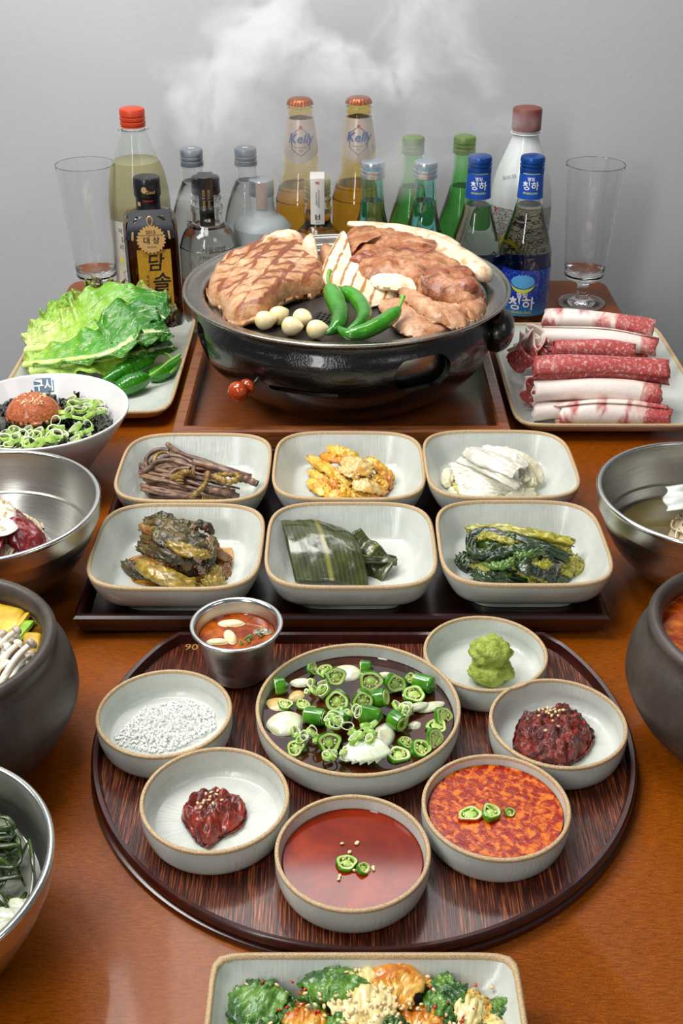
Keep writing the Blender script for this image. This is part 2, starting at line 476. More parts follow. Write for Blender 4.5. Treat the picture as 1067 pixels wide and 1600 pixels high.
# ---------------------------------------------------------------- round ceramic dishes
DH, FL = .025, .0065
def dish_fit(xl, xr, yt, h):
    r = .05
    for _ in range(20):
        y = at(533.5, yt, h).y - r
        p = Vector((0, y, h)); r = mpx((xr - xl) / 2, p) * .985
    return Vector((mpx((xl + xr) / 2 - 533.5, p), y, 0)), r
def round_dish(spec, label, h=DH, z0=FL, name='sauce_dish'):
    c, r = dish_fit(*spec, z0 + h)
    t = root(name, (c.x, c.y, z0), label, 'dish')
    rb = r * .965
    out = [(0, .0012), (rb * .82, .0012), (rb * .85, 0), (rb * .90, 0), (rb * .955, .0018), (rb * .998, .0060), (r * .995, h * .55), (r - .0002, h - .0026)]
    inn = [(r - .0030, h - .0022), (r - .0042, h * .62), (rb * .945, .0105), (rb * .89, .0060), (rb * .75, .0043), (0, .0040)]
    ob('dish_body', lathe(smooth_prof(out, 3) + smooth_prof(inn, 4), 96), M_cer, t, smooth=60)
    ob('dish_rim', lathe(smooth_prof([(r - .0002, h - .0027), (r, h - .0010), (r - .0006, h - .0002), (r - .0014, h), (r - .0025, h - .0003), (r - .0030, h - .0022)], 3), 96), M_rim, t, label='unglazed tan rim', smooth=80)
    return t, c, r, z0 + .0042
D = {}
D['big'] = round_dish((397, 722, 1004), 'large round white dish of chopped chilli and onion in soy, centre of round tray', h=.0275)
D['salt'] = round_dish((149, 364, 1045), 'round white dish of coarse salt at the left edge of the round tray')
D['paste'] = round_dish((217, 454, 1166), 'round white dish with smooth red soybean paste, front left on the round tray')
D['broth'] = round_dish((427, 675, 1240), 'round white dish of smooth red brown sauce, nearest dish on the round tray')
D['oil'] = round_dish((657, 893, 1177), 'round white dish of orange chilli oil sauce, front right on the round tray')
D['bean'] = round_dish((763, 981, 1059), 'round white dish with coarse dark red bean paste, right edge of the round tray')
D['wasabi'] = round_dish((660, 857, 961), 'round white dish holding wasabi, back right on the round tray')

# ---------------------------------------------------------------- square side dishes
def sq(a, n, z, seg=96, b=None, off=0.0):
    b = b or a; P = []
    for k in range(seg):
        t = 2 * pi * k / seg + 1e-4
        c, s = cos(t), sin(t); r = 1 / ((abs(c) ** n + abs(s) ** n) ** (1 / n))
        P.append(((a - off) * r * c, (b - off) * r * s, z))
    return P
def square_dish_parts(t, a, b, h, nn=4.1, foot=True, lip=.0034, M=None):
    fz = .006 if foot else 0
    rs = [sq(a * .60, 6, fz, b=b * .60), sq(a * .70, 6, fz + .001, b=b * .70), sq(a * .86, 5.5, fz + (h - fz) * .30, b=b * .86), sq(a * .975, nn, fz + (h - fz) * .68, b=b * .975), sq(a, nn, h - .0035, b=b)]
    ri = [sq(a, nn, h - .003, b=b, off=lip - .0006), sq(a, nn + .2, h * .72, b=b, off=lip + .004), sq(a * .82, 5.5, fz + .0085, b=b * .82, off=.003), sq(a * .70, 6, fz + .0045, b=b * .70), sq(a * .45, 6, fz + .0036, b=b * .45), sq(a * .1, 3, fz + .0034, b=b * .1)]
    def dens(rr_, m):
        o = []
        for i in range(len(rr_) - 1):
            p0, p1, p2, p3 = rr_[max(0, i - 1)], rr_[i], rr_[i + 1], rr_[min(len(rr_) - 1, i + 2)]
            for k in range(m):
                u = k / m
                o.append([tuple(.5 * ((2 * B) + (C - A) * u + (2 * A - 5 * B + 4 * C - E) * u * u + (3 * B - A - 3 * C + E) * u ** 3) for A, B, C, E in zip(*q)) for q in zip(p0, p1, p2, p3)])
        o.append(rr_[-1]); return o
    ob('dish_body', rings(dens(rs, 3) + dens(ri, 3)), M or M_cersq, t, smooth=60)
    ob('dish_rim', rings([sq(a, nn, h - .0036, b=b), sq(a, nn, h - .001, b=b, off=-.0004), sq(a, nn, h, b=b, off=.0010), sq(a, nn, h - .0002, b=b, off=.0024), sq(a, nn, h - .0032, b=b, off=lip - .0006)], False, False), M_rim, t, label='unglazed tan rim', smooth=80)
    if foot:
        ob('foot_ring', rings([sq(a * .62, 6, 0, b=b * .62), sq(a * .63, 6, fz + .002, b=b * .63)]), M or M_cersq, t)
SQ = {}
SD0 = None
for key, cx, cy, label in (('fern', 304.5, 726, 'square white dish of brown bracken stems, back left on the lacquered tray'),
                        ('yellow', 545, 723, 'square white dish of yellow pickled cabbage, back centre on the lacquered tray'),
                        ('white', 780.5, 721, 'square white dish of white pickled cabbage, back right on the lacquered tray'),
                        ('mustard', 278.5, 848, 'square white dish of olive mustard leaf kimchi, front left on the lacquered tray'),
                        ('leaf', 548, 846, 'square white dish with flat dark pickled leaves, front centre on the lacquered tray'),
                        ('greens', 815.5, 843, 'square white dish of dark green wilted vegetable, front right on the lacquered tray')):
    c = at(cx, cy, .0515); 
    if SD0 is None:
        SD0 = root('side_dish', (c.x, c.y, .0115), label, 'dish'); square_dish_parts(SD0, .0715, .0685, .040); d = SD0
    else: d = copy_tree(SD0, loc=(c.x, c.y, .0115), label=label)
    d.rotation_euler.z = U(-.01, .01)
    SQ[key] = Vector((c.x, c.y, .0115 + .0098))
M_stamp = simple('grey_stamp_print', '8d9294', rough=.5, bumps=0)

# ---------------------------------------------------------------- big rectangular plates left and right
def plate(name, x0, x1, y0, y1, label, h=.022):
    t = root(name, ((x0 + x1) / 2, (y0 + y1) / 2, 0.0), label, 'plate'); a, b = (x1 - x0) / 2, (y1 - y0) / 2
    ob('plate_body', rings([sq(a * .55, 9, .004, b=b * .7), sq(a * .75, 9, .0042, b=b * .8), sq(a * .93, 10, .010, b=b * .95), sq(a, 11, h - .003, b=b), sq(a, 11, h - .001, b=b, off=.002), sq(a, 11, h - .003, b=b, off=.004), sq(a * .90, 10, .0095, b=b * .94), sq(a * .7, 8, .0085, b=b * .8), sq(a * .1, 3, .0082, b=b * .1)]), M_cersq, t, smooth=60)
    ob('plate_rim', rings([sq(a, 11, h - .0032, b=b), sq(a, 11, h - .001, b=b, off=-.0004), sq(a, 11, h, b=b, off=.0012), sq(a, 11, h - .0006, b=b, off=.0030), sq(a, 11, h - .0028, b=b, off=.0040)], False, False), M_rim, t, label='unglazed tan rim', smooth=80)
    ob('foot_ring', rings([sq(a * .56, 9, 0, b=b * .7), sq(a * .57, 9, .006, b=b * .71)]), M_cersq, t)
    return t
plate('vegetable_plate', -.385, -.187, 1.168, 1.47, 'long white plate with tan rim under the lettuce')
plate('meat_plate', .186, .402, 1.136, 1.432, 'long white plate with tan rim under the rolled raw beef')

# near dish at the bottom edge
c = at(572, 1600, .035); wz = mpx(250, c)
bd = root('kimchi_dish', (c.x, c.y + .0, 0), 'rectangular white dish with tan rim at the near edge of the table', 'dish')
yb = at(572, 1487, .036).y; NEAR = Vector((c.x, yb - .055, 0)); bd.location = NEAR
square_dish_parts(bd, mpx(237, Vector((0, yb, .036))), .055, .036, nn=14, foot=True, lip=.0036)
# ================================================================ bottles and glasses
def bmat(name, c, rough=.35, metal=0, **k): return simple(name, c, None, rough=rough, bumps=0, metal=metal, **k)
M_ink = bmat('black_print', '17161a', .5); M_white_ink = bmat('white_print', 'eef0f2', .45); M_yel = bmat('yellow_print', 'd8cf3a', .45)
def tint(h, k=1.0):
    c = hexc(h); return tuple(min(1, x * k) for x in c)
G = {k: glass('glass_' + k, c) for k, c in dict(amber=(1.0, .86, .46), green=(.50, .92, .48), teal=(.64, .95, .90), pale=(.985, 1.0, .985), brown=(.50, .30, .12), smoke=(.98, .985, .95)).items()}
G['frost'] = simple('glass_frost', (.86, .92, .91), None, rough=.35, bumps=0, trans=.65, ior=1.3, sss=.3, sssr=.01)
L = {k: glass('liquid_' + k, c, 0, 1.34) for k, c in dict(amber=(1.0, .66, .22), green=(.66, .98, .60), teal=(.74, .95, .93), clear=(.99, 1.0, .99), brown=(.30, .13, .04), gold=(1.0, .96, .75), plum=(1.0, .74, .22), straw=(1.0, .97, .80)).items()}
def cloudy(name, c): return simple(name, c, None, rough=.35, bumps=0, sss=.5, sssr=.01)
def capprof(r, z, h, ridges=2):
    p = [(0, z + h), (r * .80, z + h), (r * .94, z + h - .0008), (r, z + h - .003)]
    zz = z + h * .62
    for k in range(ridges):
        p += [(r * 1.0, zz), (r * .93, zz - .0008), (r * .93, zz - .0018), (r * 1.01, zz - .0026)]; zz -= h * .24
    p += [(r * 1.01, z + .0006), (r * .96, z), (r * .86, z), (r * .86, z + h * .8)]
    return p
def bottle(name, loc, label, prof, gm, capspec, level=None, lm=None, wall=.0018, group=None, seg=72, extra=None, rz=0.0, flat=None):
    """prof is the outer outline from the base centre up to the lip, (r, z)"""
    t = root(name, (loc.x, loc.y, 0.0006), label, 'bottle', group, rz)
    P = smooth_prof(prof, 5)
    P = [(max(r, 0), z) for r, z in P]
    inn = [(max(r - wall, 0), max(z, .004)) for r, z in P if r > wall]
    inn = [(0, .004)] + inn
    outer = [(0, .0)] + [q for q in P if q[0] > 1e-6]
    body = outer + inn[::-1]
    g = lathe(body, seg)
    o = ob('bottle_body', g, gm, t, smooth=60)
    if lm:
        liq = [(0, .0036)] + [(max(r - wall + .0003, 0), max(z, .0036)) for r, z in P if r > wall and z < level]
        rr = liq[-1][0]; liq += [(rr, level), (0, level)]
        ob('liquid', lathe(liq, seg), lm, t, smooth=50)
    if capspec:
        cr, cz, ch, cm, ridges = capspec
        ob('cap', lathe(capprof(cr, cz, ch, ridges), 48), cm, t, smooth=35)
    def rad(z):
        for (r0, z0), (r1, z1) in zip(P, P[1:]):
            if z0 <= z <= z1 or z1 <= z <= z0: return r0 + (r1 - r0) * ((z - z0) / (z1 - z0) if z1 != z0 else 0)
        return P[-1][0]
    return t, rad
def band(t, rad, z0, z1, mat, name='label', a0=-pi, a1=0, off=.0004, seg=40, lab=None, nz=8, shape=None):
    full = abs(a1 - a0) > 6.2
    def f(u, v):
        a = a0 + (a1 - a0) * u; z = z0 + (z1 - z0) * v
        if shape: z = shape(u, v, z0, z1)
        r = rad(z) + off; return (r * cos(a), r * sin(a), z)
    return ob(name, sheet(f, seg, nz, .00025), mat, t, label=lab, smooth=60)
def print_(t, rad, s, size, z, mat, th=-pi / 2, dx=0, bold=.0, shear=0, off=.0007, name='lettering', g=None, spacing=1.0, rot=0):
    g = g or text(s, size, bold, shear, spacing)
    if rot: g = xf(g, rot=(0, 0, rot))
    r0 = rad(z)
    return ob(name, wrap(mv(g, dx, 0), rad, z, th, off), mat, t, smooth=0, recalc=False)
def face(loc, turn=0):       # angle on the bottle that looks at the camera
    return atan2(-loc[1], -loc[0]) + turn
# -- two screw-cap soju shapes
def soju(h=.213, rb=.0328):
    return [(rb * .9, 0), (rb, .004), (rb, .02), (rb, .075), (rb * .98, .088), (rb * .86, .108), (rb * .66, .130), (rb * .50, .150), (.0145, .165), (.0130, .182), (.0128, .192), (.0140, .194), (.0140, .196), (.0125, .197), (.0123, .2095)]
silver = bmat('silver_cap_metal', 'c6ccd2', .28, .9); gcap = bmat('green_cap_metal', '6c8c3a', .38, .4); grcap = bmat('grey_cap_metal', '7f8a94', .38, .7)
bcap = bmat('blue_cap_metal', '1a4f9e', .3, .55); blackcap = bmat('black_cap_plastic', '1a1a1d', .25); orcap = bmat('orange_red_cap_plastic', 'bd3c1c', .4); brcap = bmat('brown_cap_plastic', '75342a', .42)
goldcap = bmat('gold_cap_metal', 'b5a55a', .35, .7); copper = bmat('copper_crown_metal', 'a85a34', .32, .75)
M_lblue = simple('pale_blue_label_paper', 'd2e6ea', None, rough=.5, bumps=0)
cyan = bmat('cyan_print', '5fb3cf', .4)
for i, (px, py) in enumerate(((582.5, 251), (665.5, 251))):
    loc = at(px, py, .214)
    t, rad = bottle('soju_bottle', loc, ('teal glass bottle with silver cap nearer the two amber beer bottles', 'teal glass bottle with silver cap beside the blue capped bottle')[i], soju(), G['teal'], (.0150, .193, .0205, silver, 2), .165, L['teal'])
    band(t, rad, .012, .070, M_lblue, a0=-pi + .3, a1=-.3)
    print_(t, rad, '처음', .014, .045, M_ink, face(loc), bold=.0005)
    ob('lettering', xf(text('처음처럼', .0052, .0002), (0, 0, .2138)), cyan, t, smooth=0, recalc=False, label='pale blue print on the cap')
    print_(t, lambda z: .0150, '처음처럼', .0052, .2055, cyan, face(loc), bold=.0002)
for i, (px, py) in enumerate(((646, 213), (726.5, 212))):
    loc = at(px, py, .216)
    t, rad = bottle('soju_bottle', loc, ('green glass bottle with green cap behind the two teal bottles', 'green glass bottle with green cap just left of the blue capped bottles')[i], soju(rb=.0335), G['green'], (.0150, .193, .0225, gcap, 2), .150, L['green'])
    band(t, rad, .020, .085, M_lblue, a0=-pi + .2, a1=-.2)
    print_(t, rad, '참이슬', .016, .055, M_ink, face(loc), bold=.0006)
    print_(t, rad, '이슬', .006, .078, M_ink, face(loc), bold=.0002)
# -- grey capped clear bottles
for i, (px, py) in enumerate(((298.5, 232), (383, 231))):
    loc = at(px, py, .205)
    pr = [(.030, 0), (.033, .004), (.0335, .02), (.0335, .085), (.0325, .100), (.028, .125), (.0215, .146), (.0160, .158), (.0142, .166), (.0140, .180), (.0150, .182), (.0150, .184), (.0130, .185), (.0128, .2)]
    t, rad = bottle('clear_bottle', loc, ('clear glass bottle with grey cap, left one of the grey capped pair', 'clear glass bottle with grey cap, right one of the grey capped pair')[i], pr, G['pale'], (.0148, .183, .022, grcap, 2), .163, L['clear'])
    ob('lettering', xf(text('w', .012, .0003), (0, 0, .2053)), M_white_ink, t, smooth=0, recalc=False, label='white mark on the cap')
    print_(t, rad, '증류', .014, .11, M_ink, face(loc), bold=.0002)
# -- two amber beer bottles
beer_lab = bmat('champagne_neck_label', 'c9b9a8', .32, .45); navy = bmat('navy_blue_print', '1c4a8e', .4); redp = bmat('red_print', 'b5332a', .4)
def hexa(w, h, c=.25): return [(-w / 2, -h / 2 + h * c), (0, -h / 2), (w / 2, -h / 2 + h * c), (w / 2, h / 2 - h * c), (0, h / 2), (-w / 2, h / 2 - h * c)]
def ringpoly(a, b):
    n = len(a); return [(p[0], p[1], 0) for p in a] + [(p[0], p[1], 0) for p in b], [(i, (i + 1) % n, n + (i + 1) % n, n + i) for i in range(n)]
for i, (px, py) in enumerate(((468.5, 154), (560.5, 152))):
    loc = at(px, py, .266)
    pr = [(.030, 0), (.034, .004), (.0352, .02), (.0352, .125), (.0345, .137), (.0305, .153), (.0255, .168), (.0232, .178), (.0236, .190), (.0225, .205), (.0190, .228), (.0165, .243), (.0160, .247), (.0170, .250), (.0165, .254), (.0150, .256), (.0150, .262)]
    t, rad = bottle('beer_bottle', loc, ('amber glass beer bottle with copper crown cap, left of the pair', 'amber glass beer bottle with copper crown cap, right of the pair')[i], pr, G['amber'], None, .155, L['amber'])
    cr = []
    for k, (r, z) in enumerate([(.0002, .2665), (.012, .2662), (.0150, .2645), (.0162, .2615), (.0172, .2585), (.0165, .2582)]):
        cr.append([((r + (.0006 * cos(21 * a) if k > 2 else 0)) * cos(a), (r + (.0006 * cos(21 * a) if k > 2 else 0)) * sin(a), z) for a in [2 * pi * q / 168 for q in range(168)]])
    ob('cap', rings(cr), copper, t, smooth=50)
    f = face(loc)
    def shp(u, v, z0, z1): 
        d = abs(((u * 2 * pi - pi - f + 3 * pi) % (2 * pi)) - pi) / pi
        return z0 + (z1 - z0) * v + (1 - v) * .020 * min(1, d * 1.6)
    band(t, rad, .186, .242, beer_lab, a0=-pi, a1=pi, seg=60, nz=12, shape=shp, lab='champagne coloured neck label')
    print_(t, rad, 'Kelly', .0165, .219, navy, f, bold=.0007, shear=.25, off=.0014)
    H1, H2 = hexa(.024, .036), hexa(.0225, .0345)
    print_(t, rad, '', 1, .215, M_ink, f, g=ringpoly(H1, H2), off=.0011, name='emblem')
    print_(t, rad, '', 1, .233, redp, f, g=rect(.0036, .0036), off=.0011, name='emblem')
    print_(t, rad, 'Double Impact', .0028, .2085, M_ink, f, off=.0011); print_(t, rad, 'Malt', .0028, .2045, M_ink, f, off=.0011)
# -- blue capped sparkling bottles
def blue_mat():
    n = NT('starry_blue_label'); v = n.n('TexVoronoi'); v.inputs['Scale'].default_value = 380; n.l(n.tc.outputs['Object'], v.inputs[0])
    s = n.n('SeparateXYZ'); n.l(n.tc.outputs['Object'], s.inputs[0])
    c = n.ramp(n.math('MULTIPLY', s.outputs[2], 12), [(.15, '2a86c8'), (.42, '17379e'), (.8, '13309a')])
    dots = n.ramp(v.outputs['Distance'], [(.16, 1.0), (.24, 0.0)])
    return n.fin(n.mix(dots, c, '8fc4ee'), .3, 0, None, coat=.4)
M_blue = blue_mat(); M_blueneck = bmat('blue_neck_label', '1c4fae', .3); lime = bmat('lime_print', 'c9d84a', .4); M_lb = bmat('sky_blue_print', '5aa6dc', .4)
for i, (px, py) in enumerate(((750.5, 244), (833, 244))):
    loc = at(px, py, .2125)
    pr = [(.030, 0), (.0335, .004), (.034, .012), (.034, .080), (.0325, .095), (.0265, .118), (.0205, .138), (.0172, .153), (.0160, .163), (.0148, .190), (.0150, .1935), (.0140, .195), (.0130, .196), (.0128, .209)]
    t, rad = bottle('sparkling_wine_bottle', loc, ('blue capped bottle with blue neck label, half behind the grill pan', 'blue capped bottle with full starry blue label, right of the grill')[i], pr, G['pale'], (.0155, .1935, .0195, bcap, 2), .152, L['straw'])
    f = face(loc)
    band(t, rad, .161, .1925, M_blueneck, a0=f - 2.2, a1=f + 2.2, lab='blue neck label', name='neck_label')
    band(t, rad, .012, .074, M_blue, a0=-pi, a1=pi, seg=72, lab='starry blue body label')
    print_(t, rad, '별빛', .0050, .1865, M_white_ink, f, bold=.0002); print_(t, rad, '청하', .0115, .1775, M_white_ink, f, bold=.0005)
    print_(t, rad, 'SPARKLING', .0036, .1690, lime, f, bold=.00015)
    mo = []
    for k in range(17):
        a = pi + pi * k / 16; mo.append((.0155 * cos(a), .0155 * .85 * sin(a)))
    m2 = [(x, y * .62) for x, y in mo]
    print_(t, rad, '', 1, .0585, M_lb, f, g=poly([(.0152 * cos(a), .009 * sin(a) + .0005) for a in [2 * pi * q / 24 for q in range(24)]]), off=.0007, name='emblem')
    band_pts = [(p[0], p[1], 0) for p in mo] + [(p[0], p[1], 0) for p in m2]
    print_(t, rad, '', 1, .0570, lime, f, g=(band_pts, [(q, q + 1, 17 + q + 1, 17 + q) for q in range(16)]), off=.0009, name='emblem')
    print_(t, rad, '별빛', .0080, .0405, M_white_ink, f, bold=.0003); print_(t, rad, '청하', .0190, .0280, M_white_ink, f, bold=.0008)
    print_(t, rad, 'SPARKLING', .0052, .0170, lime, f, bold=.0002); print_(t, rad, 'LIGHT AND SPARKLING', .0030, .0135, M_lb, f)
# -- tall plastic rice wine bottles
milky = simple('milky_plastic', 'e9e8e2', None, rough=.3, bumps=0, sss=.3, sssr=.01, coat=.5)
yellowish = cloudy('pale_yellow_rice_wine', 'c9c08a')
pet = [(.034, 0), (.040, .003), (.0405, .015), (.0395, .05), (.0405, .10), (.0410, .128), (.0400, .150), (.0355, .175), (.0280, .197), (.0205, .216), (.0172, .226), (.0168, .229), (.0195, .2300), (.0195, .2312), (.0150, .2320), (.0148, .250)]
loc = at(205.5, 169, .257)
t, rad = bottle('rice_wine_bottle', loc, 'tall clear plastic bottle of pale yellow rice wine with orange red cap', pet, glass('clear_plastic', (.96, .98, .96), .02, 1.3), (.0163, .2335, .0235, orcap, 3), .191, simple('yellow_rice_wine', (.80, .74, .44), None, rough=.3, bumps=0, trans=.45, ior=1.2, sss=.4, sssr=.01), wall=.001)
f = face(loc)
M_wrap = simple('clear_printed_wrap', 'c9c6b8', 'bdb7a6', 30, rough=.4, bumps=.05)
band(t, rad, .004, .118, M_wrap, a0=-pi, a1=pi, seg=60, lab='pale printed wrap')
for k, (dx, z, s) in enumerate(((-.031, .105, '막걸리'), (-.0235, .100, '생막걸리'))):
    for q, ch in enumerate(s): print_(t, rad, ch, .0085, z - q * .011, M_ink, f, dx=dx + .003 * (q % 2), bold=.0001)
for dx in (-.034, -.017): print_(t, rad, '', 1, .065, M_yel, f, g=poly([(.003 * cos(a), .004 * sin(a)) for a in [2 * pi * q / 12 for q in range(12)]]), dx=dx, name='emblem')
star = [(.010 * (1 if q % 2 == 0 else .7) * cos(q * pi / 5 + pi / 2), .010 * (1 if q % 2 == 0 else .7) * sin(q * pi / 5 + pi / 2)) for q in range(10)]
print_(t, rad, '', 1, .045, M_ink, f, g=ringpoly(star, [(x * .92, y * .92) for x, y in star]), dx=-.024, name='emblem')
loc = at(824.5, 169, .2555)
t, rad = bottle('rice_wine_bottle', loc, 'tall milky white plastic bottle with brown cap behind the blue bottles', pet, milky, (.0190, .2345, .029, brcap, 0), None, None, wall=.001)
f = face(loc)
n = NT('crackle_print_wrap'); v = n.n('TexVoronoi', feature='DISTANCE_TO_EDGE'); v.inputs['Scale'].default_value = 420; n.l(n.tc.outputs['Object'], v.inputs[0])
t.scale = (1, 1, .973)
M_crack = n.fin(n.ramp(v.outputs['Distance'], [(.06, '3c3a36'), (.13, 'dddcd0')]), .4)
band(t, rad, .004, .137, M_crack, a0=-pi, a1=pi, seg=60, lab='black and white crackle printed wrap')
print_(t, rad, '국', .02, .118, M_ink, f, dx=.004, bold=.001); print_(t, rad, 'WA', .022, .092, M_yel, f, dx=-.012, bold=.0014, off=.0012); print_(t, rad, 'WA', .022, .0918, M_ink, f, dx=-.012, bold=.0026, off=.0009)
print_(t, rad, '', 1, .133, redp, f, g=rect(.004, .006), dx=-.036, name='emblem')
print_(t, rad, '23.01.33', .006, .178, simple('grey_date_print', '6d7170', rough=.5, bumps=0), f, dx=-.018, rot=.3)
# -- squat black-strip bottle
loc = at(320, 273, .199)
pr = [(.033, 0), (.0365, .004), (.037, .015), (.037, .100), (.0360, .112), (.0310, .126), (.0235, .135), (.0200, .139), (.0190, .142), (.0185, .150), (.0200, .155), (.0200, .160), (.0180, .163), (.0175, .167), (.0190, .170), (.0175, .173), (.0150, .175), (.0145, .190)]
t, rad = bottle('spirit_bottle', loc, 'squat clear spirit bottle with black cap and black seal strip', pr, G['smoke'], (.0178, .176, .021, blackcap, 2), .138, L['clear'], wall=.0025)
f = face(loc)
def strip(u, v):
    z = .1975 - v * .058; zz = max(z, .140)
    y = rad(min(zz, .1755)) if z < .176 else .0178
    s = (u - .5) * .019
    r = max(y, .0178 if z > .172 else .0) + .0008
    return (r * cos(f + s / r), r * sin(f + s / r), z)
ob('seal_strip', sheet(strip, 8, 24, .0003), blackcap, t, label='black paper seal strip down the neck')
ob('seal_strip', xf(box(.019, .030, .0006), (0, 0, .1978), (0, 0, f - pi / 2)), blackcap, t)
gold2 = bmat('gold_foil_print', 'c79f6b', .4, .3)
for dx in (-.003, .003): print_(t, lambda z: .0195, 'SEOUL NIGHT', .0042, .172, gold2, f, dx=dx, rot=-pi / 2, off=.0012)
print_(t, lambda z: .0205, '서울', .0045, .147, M_white_ink, f, off=.0014)
print_(t, rad, '', 1, .055, bmat('black_oval_label', '101216', .3), f, g=poly([(.030 * cos(a), .042 * sin(a)) for a in [2 * pi * q / 48 for q in range(48)]]), name='label')
print_(t, rad, 'SEOUL NIGHT', .0068, .083, M_lb, f, bold=.0003, off=.0012)
print_(t, rad, '서울의밤', .0085, .113, M_ink, f, dx=.006, bold=.0001); print_(t, rad, 'I FEO  Ju.Ma', .0065, .104, M_ink, f, dx=.004, bold=.0001)
# -- frosted bottle
loc = at(407.5, 279, .183)
pr = [(.034, 0), (.037, .003), (.0375, .01), (.0375, .112), (.0365, .121), (.0300, .130), (.0215, .136), (.0185, .140), (.0165, .146), (.0160, .160), (.0155, .165), (.0150, .178)]
t, rad = bottle('spirit_bottle', loc, 'frosted glass bottle with smooth silver cap behind the grilled steak', pr, G['frost'], (.0162, .162, .0205, silver, 0), .125, L['clear'], wall=.002)
f = face(loc)
ob('seal_strip', wrap(rect(.014, .034), lambda z: .0168, .164, f, .0004), bmat('pinkish_seal_paper', 'b9aaa0', .4, .3), t, label='thin pale seal on the cap', smooth=0)
print_(t, rad, '화요', .010, .105, bmat('grey_blue_print', '4a6a74', .4), f, dx=.014, bold=.0003)
# -- small amber plum bottle
loc = at(495.5, 273, .186)
pr = [(.030, 0), (.034, .003), (.035, .012), (.035, .085), (.0335, .098), (.0280, .110), (.0205, .119), (.0175, .124), (.0168, .132), (.0180, .137), (.0180, .143), (.0168, .146), (.0168, .152), (.0180, .155), (.0160, .158), (.0145, .160), (.0145, .180)]
t, rad = bottle('plum_wine_bottle', loc, 'small amber plum wine bottle with gold cap and white paper strip', pr, G['smoke'], (.0170, .160, .0225, goldcap, 3), .138, L['plum'], wall=.002)
f = face(loc) ; M_paper = simple('white_paper_strip', 'e6e4de', None, rough=.55, bumps=0)
def strip2(u, v):
    z = .1845 - v * .058; s = (u - .5) * .0185; r = .0190
    return (r * cos(f + s / r), r * sin(f + s / r), z)
ob('seal_strip', sheet(strip2, 8, 16, .0003), M_paper, t, label='white paper seal with red mark')
ob('seal_strip', xf(box(.0185, .034, .0006), (0, 0, .1845), (0, 0, f - pi / 2)), M_paper, t)
print_(t, lambda z: .0193, '', 1, .180, redp, f, g=poly([(.003, 0), (.001, .002), (-.003, .001), (-.002, -.001), (.001, -.0015)]), name='emblem')
print_(t, lambda z: .0193, 'MATSUNOHANA\nPLUM WINE', .0030, .160, M_ink, f, rot=-pi / 2)
print_(t, lambda z: .0193, 'I:I', .0095, .136, M_ink, f, bold=.0005); print_(t, lambda z: .0193, 'SINCE', .0022, .1295, M_ink, f)
# -- dark square-shouldered bottle with gold label
loc = at(228, 276, .197)
rzz = face(loc) + pi / 2
t = root('liquor_bottle', (loc.x, loc.y, .0006), 'dark square bottle with gold label and scalloped award tag', 'bottle', None, rzz)
def rsec(a, b, z, c=.012):
    return [(a - c, -b, z), (a - c * .3, -b + c * .3, z), (a, -b + c, z), (a, b - c, z), (a - c * .3, b - c * .3, z), (a - c, b, z), (-a + c, b, z), (-a + c * .3, b - c * .3, z), (-a, b - c, z), (-a, -b + c, z), (-a + c * .3, -b + c * .3, z), (-a + c, -b, z)]
def circ(r, z, n=12):
    return [(r * cos(radians(-60 + 30 * k - 15)), r * sin(radians(-60 + 30 * k - 15)), z) for k in range(n)]
A, B = .0335, .026
outer = [rsec(A * .9, B * .9, 0), rsec(A, B, .003), rsec(A, B, .140), rsec(A * .97, B * .97, .146), rsec(.027, .021, .1525, .010), circ(.0165, .1575), circ(.015, .160), circ(.015, .180)]
inner = [rsec(A - .003, B - .003, .005), rsec(A - .003, B - .003, .139), rsec(.024, .018, .151, .009), circ(.0125, .157), circ(.0125, .179)]
ob('bottle_body', rings(outer + inner[::-1]), G['brown'], t, smooth=30)
ob('liquid', rings([rsec(A - .0027, B - .0027, .0048), rsec(A - .0027, B - .0027, .126)]), L['brown'], t, smooth=30)
ob('cap', lathe([(0, .197), (.011, .197), (.0115, .1965), (.0125, .197), (.0155, .1965), (.0168, .194), (.0168, .1745), (.0158, .173), (.0152, .172), (.0152, .1575), (.0158, .156), (.014, .156)], 48), blackcap, t)
capr = lambda z: .0168
ob('emblem', wrap(mv(poly([(.0035 * cos(a), .0042 * sin(a)) for a in [2 * pi * q / 14 for q in range(14)]]), -.004, 0), capr, .184, off=.0004), gold2, t, smooth=0)
ob('lettering', wrap(mv(text('Soul', .0065, .0003, .2), .004, -.003), capr, .184, off=.0004), gold2, t, smooth=0)
ob('lettering', wrap(text('PREMIUM', .0028, .0001), lambda z: .0152, .170, off=.0006), redp, t, smooth=0)
ob('emblem', wrap(mv(rect(.0045, .005), -.012, 0), lambda z: .0152, .166, off=.0006), gold2, t, smooth=0)
def fr(g, x, z, y=None): return [(v[0] + x, (y if y is not None else -B - .0010), v[1] + z) for v in g[0]], g[1]
M_goldlab = simple('gold_speckled_label', 'c8982c', 'b27f1c', 500, rough=.45, bumps=.1)
ob('label', xf(box(.042, .0005, .092), (.002, -B - .0005, .066)), M_goldlab, t, label='gold paper body label')
ink = M_ink
ob('lettering', fr(text('담', .024, .0009, .15), .002, .094), ink, t, smooth=0, recalc=False)
ob('lettering', fr(text('솔', .026, .0010, .15), .008, .068), ink, t, smooth=0, recalc=False)
for q, ch in enumerate('명인전통주'): ob('lettering', fr(text(ch, .0042, .0001), -.008, .077 - q * .0055), ink, t, smooth=0, recalc=False)
ob('emblem', fr(poly([(.0018 * cos(a), .0018 * sin(a)) for a in [2 * pi * q / 12 for q in range(12)]]), -.008, .047), ink, t, smooth=0, recalc=False)
ob('lettering', fr(text('Damsoul', .0075, .0001), -.003, .036), ink, t, smooth=0, recalc=False)
